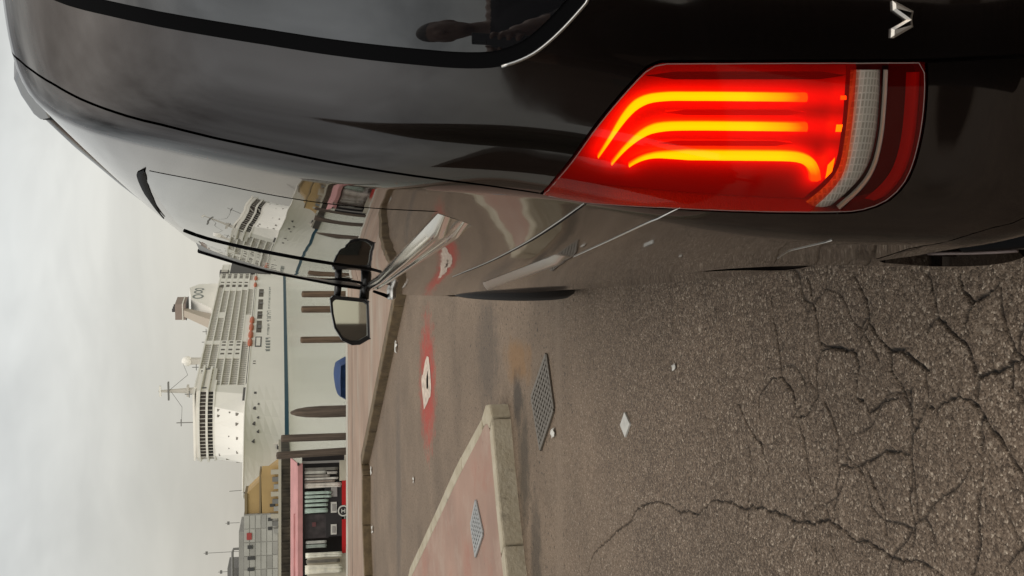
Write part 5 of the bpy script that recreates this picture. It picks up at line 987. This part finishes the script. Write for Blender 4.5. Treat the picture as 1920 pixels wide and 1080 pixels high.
# rail of the foredeck and white rubbing edge
for sgy in (1, -1):
    MB().tube([(x, sgy*(bd+.05), zd+.25) for x, bd, bw_, zd in stn[:9]], .32, 6).build('bulwark_rail', SW, ship)
    MB().tube([(x, sgy*(hull_half(x, 18)+.06), 18.05) for x in (-6, -60, -120, -225, -258)], .28, 6).build('bulwark_rail', SW, ship)
# superstructure core and decks
Z0, DP = 18.0, 3.58
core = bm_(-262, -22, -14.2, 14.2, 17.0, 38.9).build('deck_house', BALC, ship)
lev = [Z0+1.1+DP*k for k in range(6)]       # floor of rows 0..5
for k in range(7):
    z = Z0+1.0+DP*k-.35; bm_(-262+k*.4, -22, -16.05, 16.05, z, z+.62).build('deck_slab', SW, ship)
bm_(-260, -14, -15.6, 15.6, 40.0, 40.9).build('sun_deck', SW, ship); bm_(-258, -24, -13.5, 13.5, 38.6, 40.0).build('sun_deck_wall', SW2, ship)
rows = {0: [(-237, -219), (-197, -140), (-90, -24)], 1: [(-195, -92), (-63, -22.5)], 2: [(-193, -92), (-63, -22.5)], 3: [(-193, -92), (-63, -22.5)], 4: [(-193, -145), (-134, -92), (-86, -48)], 5: [(-206, -92), (-86, -48)]}
for k in range(6):
    z0, z1 = lev[k]-.45, lev[k]+DP-.25; sp = sorted(rows[k]); x = -262
    blk = MB(); fins = MB(); gl_ = MB()
    for (a, b) in sp+[(-22, -22)]:
        if a-x > .5:
            for sgy in (1, -1): MB().box(x, a, *sorted((sgy*14.1, sgy*15.9)), z0, z1).build('wall_panel', SW, ship)
        if b > a:
            n = max(1, int(round((b-a)/3.1)))
            for i in range(n+1):
                xx = a+(b-a)*i/n
                for sgy in (1, -1): fins.box(xx-.22, xx+.22, *sorted((sgy*14.1, sgy*15.75)), z0, z1)
            for sgy in (1, -1): gl_.box(a, b, *sorted((sgy*15.5, sgy*15.6)), z0+.5, z0+1.55)
        x = b
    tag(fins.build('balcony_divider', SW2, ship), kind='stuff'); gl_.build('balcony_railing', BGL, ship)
wn = MB()
for k in range(1, 6):
    for xx in (-70, -76.5, -84, -89) if k < 4 else (-28, -32, -36, -41, -44.5): wn.box(xx-1.0, xx+1.0, 15.9, 16.0, lev[k]+.5, lev[k]+2.3)
for k in range(1, 6):
    for xx in (-203, -206, -213, -225, -229, -233): wn.box(xx-1.3, xx+1.3, 15.9, 16.0, lev[k]+.4, lev[k]+2.4)
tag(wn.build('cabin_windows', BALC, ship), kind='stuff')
# lifeboats on the lowest open deck
for x, s in ((-86.5, 1), (-100, 1), (-113.5, 1), (-127, 1), (-205, .8), (-222, .8)):
    lb = MB(); n = 8
    for i, (t, r) in enumerate([(-6, .3), (-5, 1.1), (-2.5, 1.6), (2.5, 1.6), (5, 1.1), (6, .3)]):
        for j in range(n): a = 2*math.pi*j/n; lb.V.append((x+t*s*1.02, 16.4+r*.7*math.cos(a), 18.4+r*.78*s*math.sin(a)))
    lb.F = [(i*n+j, i*n+(j+1) % n, (i+1)*n+(j+1) % n, (i+1)*n+j) for i in range(5) for j in range(n)]
    ob = lb.build('lifeboat', ORG, ship, smooth=True)
    for dx in (-3.5, 3.5): bm_(x+dx*s-.2, x+dx*s+.2, 15.9, 18.1, 19.6, 20.0).build('davit', SW, ob)
# open deck below with dark gear, tender door frame, portholes
for a, b in ((-196, -178), (-172, -150), (-146, -131), (-127, -105)):
    bm_(a, b, 15.95, 16.06, 13.2, 15.9).build('deck_opening', BALC, ship)
for a, b in ((-190, -186), (-165, -161), (-140, -137), (-118, -112)): bm_(a, b, 16.06, 16.3, 13.2, 15.2).build('deck_gear', SDK, ship)
dr = bm_(-97.5, -80, 15.98, 16.08, 12.7, 16.0).build('tender_door', SDK, ship); bm_(-95.5, -82, 16.08, 16.16, 13.4, 15.4).build('door_leaf', SW, dr)
for xx in (-54, -57.5): bm_(xx-.6, xx+.6, 15.98, 16.07, 15.0, 16.2).build('porthole', SDK, ship)
lt = MB()
random.seed(11)
for (a, b, n, h) in ((-201, -150, 22, .55), (-147, -124, 6, 1.15), (-121, -100, 10, .6), (-95.5, -71, 5, 1.2)):
    for i in range(n):
        x0 = a+(b-a)*i/n; wd = (b-a)/n*.62; lt.box(x0, x0+wd*.25, 16.0, 16.06, 9.6-h, 9.6+h); lt.box(x0+wd*.35, x0+wd, 16.0, 16.06, 9.6+h*random.choice((-.9, -.1, .6)), 9.6+h*random.choice((.75, 1)))
tag(lt.build('hull_lettering', LOGO, ship), kind='stuff')
# sloping front and the bridge
def loop(pts, z): return [(x, y, z) for x, y in pts]
def sym(p): return p+[(x, -y) for x, y in p[::-1] if y > 0]
b0 = sym([(-24, 16.1), (-12, 16.1), (0, 11.5), (5, 5.0), (6, 0)]); b1 = sym([(-24, 16.1), (-15.5, 16.1), (-9, 11.5), (-6.5, 5), (-6, 0)])
n = len(b0); MB().add(loop(b0, 17.6)+loop(b1, 31.3), [tuple(range(n))[::-1], tuple(range(n, 2*n))]+[(i, (i+1) % n, n+(i+1) % n, n+i) for i in range(n)]).build('front_block', SW, ship)
def band(name, d, z0, z1, m, aft=-30): 
    p = sym([(aft, 16.1+d), (-16.0+d, 16.1+d), (-9.5+d, 11.8), (-7+d, 5), (-6.5+d, 0)]); return MB().prism(p, z0, z1).build(name, m, ship)
band('bridge_sill', .5, 31.3, 32.1, SW); wb = band('bridge_windows', -.15, 32.1, 34.2, SDK, -17); band('bridge_deck', .9, 34.2, 35.1, SW, -48)
wb2 = band('lounge_windows', -.1, 35.1, 37.6, mat('ship_brown_glass', (.045, .034, .027), .15), -16.5); band('top_deck', .8, 37.6, 38.5, SW, -50)
band('front_parapet', .3, 38.5, 39.4, SW2, -40)
bm_(-48, -17.1, -16.0, 16.0, 32.1, 34.2).build('bridge_wing', SW2, ship); bm_(-48, -16.6, -16.05, 16.05, 35.1, 37.6).build('bridge_wing', SW2, ship)
for xx in (-21, -46.8): bm_(xx-.7, xx+.7, 16.05, 16.2, 35.4, 37.3).build('wing_window', SDK, ship)
for z0, z1, p0, par in ((32.1, 34.2, [(-16.05, 16.1), (-9.5, 11.85), (-7, 5.0), (-6.5, 0), (-7, -5), (-9.5, -11.85), (-16.05, -16.1)], wb), (35.1, 37.6, [(-16, 16.15), (-9.45, 11.9), (-6.95, 5.0), (-6.45, 0), (-6.95, -5), (-9.45, -11.9), (-16, -16.15)], wb2)):
    mu = MB()
    for (a, b) in zip(p0[:-1], p0[1:]):
        k = max(2, int(math.dist(a, b)/1.6))
        for i in range(k): x, y = a[0]+(b[0]-a[0])*i/k, a[1]+(b[1]-a[1])*i/k; mu.box(x-.12, x+.14, y-.10, y+.10, z0, z1)
    tag(mu.build('mullion', SW2, par), kind='stuff')
def front_x(y, z):
    t = (z-17.6)/13.7; pts = [(0, 6-12*t), (5, 5-11.5*t), (11.5, 0-9*t), (16.1, -12-3.5*t)]; return np.interp(abs(y), [p[0] for p in pts], [p[1] for p in pts])
for (y, z, a, b) in ((10.5, 29.6, .6, .8), (8.2, 29.6, .6, .8), (10.6, 24.8, .35, .5), (10.5, 21.6, .7, .9), (6.8, 21.6, .7, .9), (1.0, 25.0, .3, .5), (1.2, 21.3, .7, .9), (-4.8, 25.0, .3, .5), (-5.6, 21.3, .8, .9), (-10, 29.0, .7, 1.0), (-12, 25.5, .4, 1.6), (-13.5, 21.5, .9, 1.1)):
    x = float(front_x(y, z)); bm_(x-1.4, x+.10-.0*z, y-a*.8, y+a*.8, z-b*.72, z+b*.72).build('front_window', FWIN, ship)
bm_(-20, -4, 16.0, 16.25, 18.5, 19.5).build('deck_slot', SDK, ship)
# mooring ports and anchor on the bow
for x, z, dx, dz in ((-14, 14.2, 1.3, .7), (-2, 12.6, .9, .5), (2.5, 14.2, 1.5, .8), (10, 12.6, 1.0, .6), (15.5, 14.2, 1.5, .8), (20, 12.4, 1.4, .6), (27.5, 14.2, 1.4, .8)):
    y = hull_half(x, z); bm_(x-dx, x+dx, y-1.2, y+.06, z-dz*.8, z+dz*.8).build('mooring_port', AFT, ship)
y = hull_half(24, 4.5); ap = bm_(22.4, 27, y-1.8, y+.12, 2.8, 4.8).build('anchor_pocket', AFT, ship); MB().tube([(24.6, y+.3, 6.2), (24.6, y+.2, 3.2)], .42, 6).tube([(22.8, y+.3, 4.2), (24.6, y+.2, 3.0), (26.4, y+.3, 4.2)], .36, 6).build('anchor', SW2, ap)
# shade of the aft decks painted as a dark box; crane post
bm_(-264.5, -236.5, -15.9, 16.4, 9.5, 35.0).build('aft_shade', AFT, ship); pb = bm_(-244, -236.4, 12.6, 16.6, 36.0, 41.5).build('aft_post', AFT, ship); bm_(-243, -237.4, 16.6, 16.9, 36.5, 40.5).build('post_face', MASTC, pb)
# funnel, dome, masts
MB().add([(-184.5, -3, 40.5), (-170.5, -3, 40.5), (-198.5, -2, 60.5), (-204.5, -2, 60.5), (-184.5, 3, 40.5), (-170.5, 3, 40.5), (-198.5, 2, 60.5), (-204.5, 2, 60.5)], [(0, 1, 2, 3), (4, 7, 6, 5), (0, 4, 5, 1), (1, 5, 6, 2), (2, 6, 7, 3), (3, 7, 4, 0)]).build('funnel_stem', STEM, ship)
fu = bm_(-219, -202, -5, 5, 59.6, 66.0).build('funnel', FUN, ship)
for x in (-216, -211, -206): MB().lathe([(1.1, 0), (1.1, 2.2), (0, 2.2)], x, 0, 65.9, 10).build('exhaust_pipe', AFT, fu)
bm_(-219.3, -201.7, -5.3, 5.3, 61.2, 61.9).build('funnel_band', SW2, fu); bm_(-219.3, -201.7, -5.2, 5.2, 59.3, 59.7).build('funnel_base', AFT, fu)
fs = MB().prism([(-252, 0), (-252, .01)], 0, 1) if False else None
sc_ = MB(); scp = [(-178, 40.9), (-252, 40.9), (-250, 55), (-240, 60.5), (-214, 57.5), (-190, 44)]
n = len(scp); sc_.add([(x, 5.5, z) for x, z in scp]+[(x, -5.5, z) for x, z in scp], [tuple(range(n)), tuple(range(n, 2*n))[::-1]]+[(i, n+i, n+(i+1) % n, (i+1) % n) for i in range(n)])
csg = sc_.build('funnel_casing', SW, ship)
def ring(cx, cz, rx, rz, th, y0, y1, a0=0, a1=2*math.pi, n=20):
    mb = MB(); V = []
    for i in range(n+1):
        a = a0+(a1-a0)*i/n
        for r in (1-th, 1+th):
            for y in (y0, y1): V.append((cx+rx*r*math.cos(a), y, cz+rz*r*math.sin(a)))
    F = []
    for i in range(n):
        o = i*4; F += [(o+1, o+3, o+7, o+5), (o+2, o+6, o+7, o+3), (o, o+1, o+5, o+4)]
    return mb.add(V, F)
for (cx, cz, rx, rz) in ((-218, 53.6, 4.4, 2.8), (-229, 54.2, 3.2, 2.2), (-236, 54.0, 2.6, 2.4)): ring(cx, cz, rx, rz, .22, 5.5, 5.62).build('funnel_mark', LOGO, csg)
dome = MB(); dome.lathe([(2.7*math.sin(a), -2.7*math.cos(a)) for a in np.linspace(0, math.pi, 12)], -107, 0, 51.2, 16); dm = dome.build('radar_dome', SW, ship, smooth=True); bm_(-108.5, -105.5, -1.5, 1.5, 40.9, 49.2).build('dome_stand', MASTC, dm)
mst = MB().tube([(-62, 0, 40.5), (-62, 0, 52), (-62, 0, 60.5)], [1.9, 1.1, .5], 8).build('radar_mast', MASTC, ship)
bm_(-63, -61, -4.5, 4.5, 55.6, 56.3).build('mast_yard', MAST, mst); bm_(-62.6, -61.4, -2.6, 2.6, 59.3, 60.2).build('radar_bar', SW, mst); bm_(-64, -60, -2.5, 2.5, 46.5, 47.5).build('mast_platform', MASTC, mst)
for x, y, z0, z1 in ((-20.5, 0, 39, 48.5), (-46, 4, 40.5, 47), (-140, 0, 40.5, 46), (-88, 3, 40.5, 47), (-160, 0, 40.5, 47)): MB().tube([(x, y, z0), (x, y, z1)], .22, 5).box(x-.2, x+.2, y-1.6, y+1.6, z1-2.2, z1-1.8).build('pole_mast', MAST, ship)
MB().tube([(-62, 0, 56), (-85, 0, 49), (-104, 0, 53)], .12, 4).build('stay_wire', MAST, ship); MB().tube([(-62, 0, 55), (-40, 0, 47.8), (-21, 0, 46.4)], .12, 4).build('stay_wire', MAST, ship)
jk = MB().tube([(51, 0, 17), (51.5, 0, 22.5)], .12, 5).build('jack_staff', MAST, ship)
for k in range(9): bm_(-60+k*4.2, -58.5+k*4.2, 8-(k % 3)*3, 10-(k % 3)*3, 40.9, 41.7+.5*(k % 2)).build('deck_locker', MASTC, ship)

# ================================================================== BEHIND THE CAMERA (seen only mirrored in the van)
BRK = mat('brick_dark', (.075, .050, .038), .9, noise=(.5, .3, 5)); WIN = mat('window_dark', (.02, .02, .022), .1)
def block(x, y, wd, dp, h, m, label, rows_, cols):
    o = empty('warehouse', (x, y, 0), label=label, cat='building'); MB().box(-wd/2, wd/2, -dp/2, dp/2, 0, h).build('wall', m, o); MB().box(-wd/2-.3, wd/2+.3, -dp/2-.3, dp/2+.3, h, h+.4).build('roof', MAST, o)
    for r in range(rows_):
        for c in range(cols):
            xx = -wd/2+(c+.5)*wd/cols; MB().box(xx-.8, xx+.8, dp/2-.05, dp/2+.06, 1.2+r*3.2, 3.0+r*3.2).build('window', WIN, o)
block(-24, -48, 30, 12, 8.5, BRK, 'dark brick warehouse behind the parking lot', 2, 8)
block(16, -60, 34, 12, 6.5, BRK, 'low dark warehouse at the back of the lot', 1, 9)
o_ = len(bpy.data.objects); block(-37, -13, 30, 10, 4.6, BRK, 'long low brick warehouse along the left side of the lot', 1, 9); bpy.data.objects['warehouse.002'].rotation_euler = (0, 0, math.radians(-68))
LEAF = mat('leaf_green', (.045, .060, .028), .7, noise=(1, .4, 3)); BARK = mat('bark', (.07, .05, .035), .9)
def tree(x, y, h, seed, label):
    rg = np.random.default_rng(seed); o = empty('tree', (x, y, 0), label=label, cat='tree', group='trees behind the parking lot'); tr = MB().tube([(0, 0, 0), (.1, 0, h*.3), (0, .1, h*.6)], [.22, .16, .08], 8)
    for k in range(7): a = rg.random()*6.28; tr.tube([(0, 0, h*(.3+.04*k)), (math.cos(a)*h*.22, math.sin(a)*h*.22, h*(.5+.05*k))], [.08, .02], 5)
    tr.build('trunk', BARK, o); V, F = [], []
    for k in range(2200):
        c = rg.normal(0, 1, 3); c /= np.linalg.norm(c); lump = 1+.25*math.sin(4*c[0]+seed)*math.cos(3*c[1]); r = (.45+.55*rg.random()**.5)*lump; p = np.array([c[0]*h*.28*r, c[1]*h*.28*r, h*.66+c[2]*h*.34*r]); s = .16+.12*rg.random(); u = rg.normal(0, 1, 3); v = np.cross(u, rg.normal(0, 1, 3)); u *= s/np.linalg.norm(u); v *= s/np.linalg.norm(v); b = len(V); V += [tuple(p-u), tuple(p+v*.6), tuple(p+u), tuple(p-v*.6)]; F.append((b, b+1, b+2, b+3))
    mesh_obj('crown', V, F, LEAF, o)
for k, (x, y, h) in enumerate([(-3, -34, 7), (4, -36, 8), (9, -33, 6.5)]): tree(x, y, h, 20+k, ['leafy tree behind the lot, nearest to the brick warehouse', 'tallest leafy tree behind the parking lot', 'smallest leafy tree at the far end of the row behind the lot'][k])

CYP = mat('cypress_green', (.016, .020, .012), .85, noise=(2, .35, 4))
cy = empty('cypress_tree', (-10.7, -6.6, 0), label='dark pointed cypress behind the photographer, mirrored in the rear corner of the van', cat='tree')
MB().tube([(0, 0, 0), (0, 0, 1.2)], [.2, .16], 8).build('trunk', BARK, cy)
mb = MB(); mb.lathe([(.9, .5), (1.75, .9), (1.95, 1.6), (1.65, 2.8), (1.15, 4.4), (.60, 6.0), (.22, 7.0), (0, 7.3)], n=40)
rg = np.random.default_rng(5); V = [(a*k, b*k, c+rg.normal(0, .03)) for (a, b, c), k in zip(mb.V, 1+rg.normal(0, .03, len(mb.V)))]; F = list(mb.F)
for k in range(2600):
    z = .8+6.3*rg.random()**1.3; rr = np.interp(z, [.5, .9, 1.6, 2.8, 4.4, 6, 7, 7.3], [.9, 1.75, 1.95, 1.65, 1.15, .6, .22, 0])*(.97+.06*rg.random()); a = rg.random()*6.283; p = np.array([rr*math.cos(a), rr*math.sin(a), z]); u = np.array([rg.normal(0, .03), rg.normal(0, .03), .13]); v = np.array([-math.sin(a), math.cos(a), 0])*.045; o_ = len(V); V += [tuple(p-u), tuple(p+v), tuple(p+u*1.3), tuple(p-v)]; F.append((o_, o_+1, o_+2, o_+3))
mesh_obj('crown', V, F, CYP, cy)

# photographer: dark coat, phone held up at chin height
def person():
    base = Vector((-.90, -1.40, 0)); face = Vector((.12, .99, 0)).normalized(); rt = Vector((face.y, -face.x, 0))
    o = empty('person', base, (0, 0, math.atan2(rt.y, rt.x)), 'person in a dark coat and trousers holding up a phone to take a picture', 'person')
    pc = CAM-face*.016; px_, py_ = (pc-base).dot(rt), (pc-base).dot(face); LX = lambda z: -max(0, z-1.0)*.27
    bm = bmesh.new()
    def ell(c, r, rot=None): 
        M = Matrix.Translation(Vector(c)) @ (rot or Matrix()) @ Matrix.Diagonal((*r, 1)); bmesh.ops.create_uvsphere(bm, u_segments=20, v_segments=14, radius=1, matrix=M)
    def cap(p, q, r0, r1, n=7):
        p, q = Vector(p), Vector(q)
        for i in range(n+1): t = i/n; bmesh.ops.create_icosphere(bm, subdivisions=2, radius=r0+(r1-r0)*t, matrix=Matrix.Translation(p.lerp(q, t)))
    # local: x right, y towards the van, z up
    ell((0, .0, 1.02), (.175, .125, .16)); ell((0, .0, 1.22), (.185, .13, .24)); ell((0, -.005, 1.40), (.26, .145, .15)); cap((-.20, 0, 1.475), (.21, 0, 1.475), .092, .092)
    cap((0, 0, 1.46), (0, .015, 1.58), .062, .056, 5)
    for s in (1, -1):
        cap((s*.095, 0, .95), (s*.105, .03, .52), .098, .066, 12); cap((s*.105, .03, .52), (s*.11, -.01, .10), .064, .045, 12); ell((s*.115, .06, .045), (.048, .135, .045))
        wz = 1.445; el = (s*.31-(.03 if s < 0 else 0), .10, 1.17); cap((s*.20, 0, 1.44), el, .078, .060, 10); wr = (px_+s*.085-LX(wz), py_-.058, wz); cap(el, wr, .056, .038, 10)
    # skirt of the coat
    for k in range(16): ell((0, 0, .40+.04*k), (.265-.004*k, .17-.002*k, .09))
    # head with nose, chin, ears, hair
    ell((0, .03, 1.70), (.076, .095, .115)); ell((0, .055, 1.635), (.052, .06, .05)); ell((0, .122, 1.695), (.013, .022, .024)); ell((0, .108, 1.650), (.026, .012, .009))
    for s in (1, -1): ell((s*.078, .02, 1.695), (.012, .022, .032)); ell((s*.032, .105, 1.72), (.017, .012, .010))
    ell((0, .005, 1.745), (.084, .10, .085))
    for v in bm.verts:
        v.co.x += LX(v.co.z)
        if v.co.z > .95: v.co.z += (v.co.z-.95)*(.07 if v.co.y < .2 else 0)
    me = bpy.data.meshes.new('body'); bm.to_mesh(me); bm.free(); ob = link(bpy.data.objects.new('body', me)); md = ob.modifiers.new('r', 'REMESH'); md.mode = 'VOXEL'; md.voxel_size = .009; md.use_smooth_shade = True; m2 = ob.modifiers.new('s', 'SMOOTH'); m2.iterations = 3; m2.factor = .5
    dg = bpy.context.evaluated_depsgraph_get(); dg.update(); me2 = bpy.data.meshes.new_from_object(ob.evaluated_get(dg)); ob.modifiers.clear(); ob.data = me2; ob.parent = o
    ms = [mat('dark_coat', (.006, .0055, .006), .85), mat('skin', (.20, .115, .08), .5), mat('dark_hair', (.020, .013, .009), .6), mat('dark_trousers', (.014, .015, .019), .8)]
    me2.materials.clear(); [me2.materials.append(q) for q in ms]
    co = np.empty(len(me2.polygons)*3, np.float32); me2.polygons.foreach_get('center', co); co = co.reshape(-1, 3); idx = np.zeros(len(co), np.int32)
    idx[co[:, 2] < .36] = 3; idx[co[:, 2] > 1.58] = 1; idx[(co[:, 2] > 1.815) | ((co[:, 2] > 1.69) & (co[:, 1] < -.005) & (np.abs(co[:, 0]+(co[:, 2]-1.0)*.27) < .092))] = 2; idx[(co[:, 2] > 1.4) & (co[:, 1] > py_-.09) & (co[:, 2] < 1.53)] = 1
    me2.polygons.foreach_set('material_index', idx); me2.polygons.foreach_set('use_smooth', np.ones(len(idx), bool)); me2.update()
    # hands: palm and five fingers closed round the phone's edges
    for s in (1, -1):
        bm = bmesh.new()
        def c2(p, q, r0, r1, n=4):
            p, q = Vector(p), Vector(q)
            for i in range(n+1): t = i/n; bmesh.ops.create_icosphere(bm, subdivisions=1, radius=r0+(r1-r0)*t, matrix=Matrix.Translation(p.lerp(q, t)))
        H = lambda x, y, z: (px_+x, py_+y-.0, z)
        c2(H(s*.085, -.058, 1.44), H(s*.058, -.010, 1.475), .026, .022)
        for k, ln in enumerate((.9, 1.0, .95, .75)):
            z = 1.445+.020*k; a = H(s*.060, -.006, z); b = H(s*.047, .012, z+.002); c = H(s*(.042-.016*ln), .0125, z+.004); c2(a, b, .0095, .0080); c2(b, c, .0080, .0062)
        c2(H(s*.06, -.023, 1.46), H(s*.046, -.010, 1.50), .012, .010); c2(H(s*.046, -.010, 1.50), H(s*.030, -.014, 1.525), .010, .008)
        me = bpy.data.meshes.new('hand'); bm.to_mesh(me); bm.free(); hb = link(bpy.data.objects.new('hand', me)); md = hb.modifiers.new('r', 'REMESH'); md.mode = 'VOXEL'; md.voxel_size = .004; md.use_smooth_shade = True; dg.update(); m_ = bpy.data.meshes.new_from_object(hb.evaluated_get(bpy.context.evaluated_depsgraph_get())); hb.modifiers.clear(); hb.data = m_; m_.materials.clear(); m_.materials.append(MATS['skin']); hb.parent = o
    return base, rt, face
base, rt, face = person()
ph = empty('phone', (0, 0, 0), label='black phone held up in both hands in front of the face', cat='phone')
MB().box(-.037, .037, -.004, .004, -.125, .030).build('phone_body', BLACKP, ph, bevel=.003)
MB().box(-.030, -.008, .004, .0055, -.012, .020).build('camera_island', mat('lens_black', (.01, .01, .012), .1), ph)
ph.location = CAM - face*.016 + rt*.019 ; ph.rotation_euler = (0, 0, math.atan2(rt.y, rt.x))
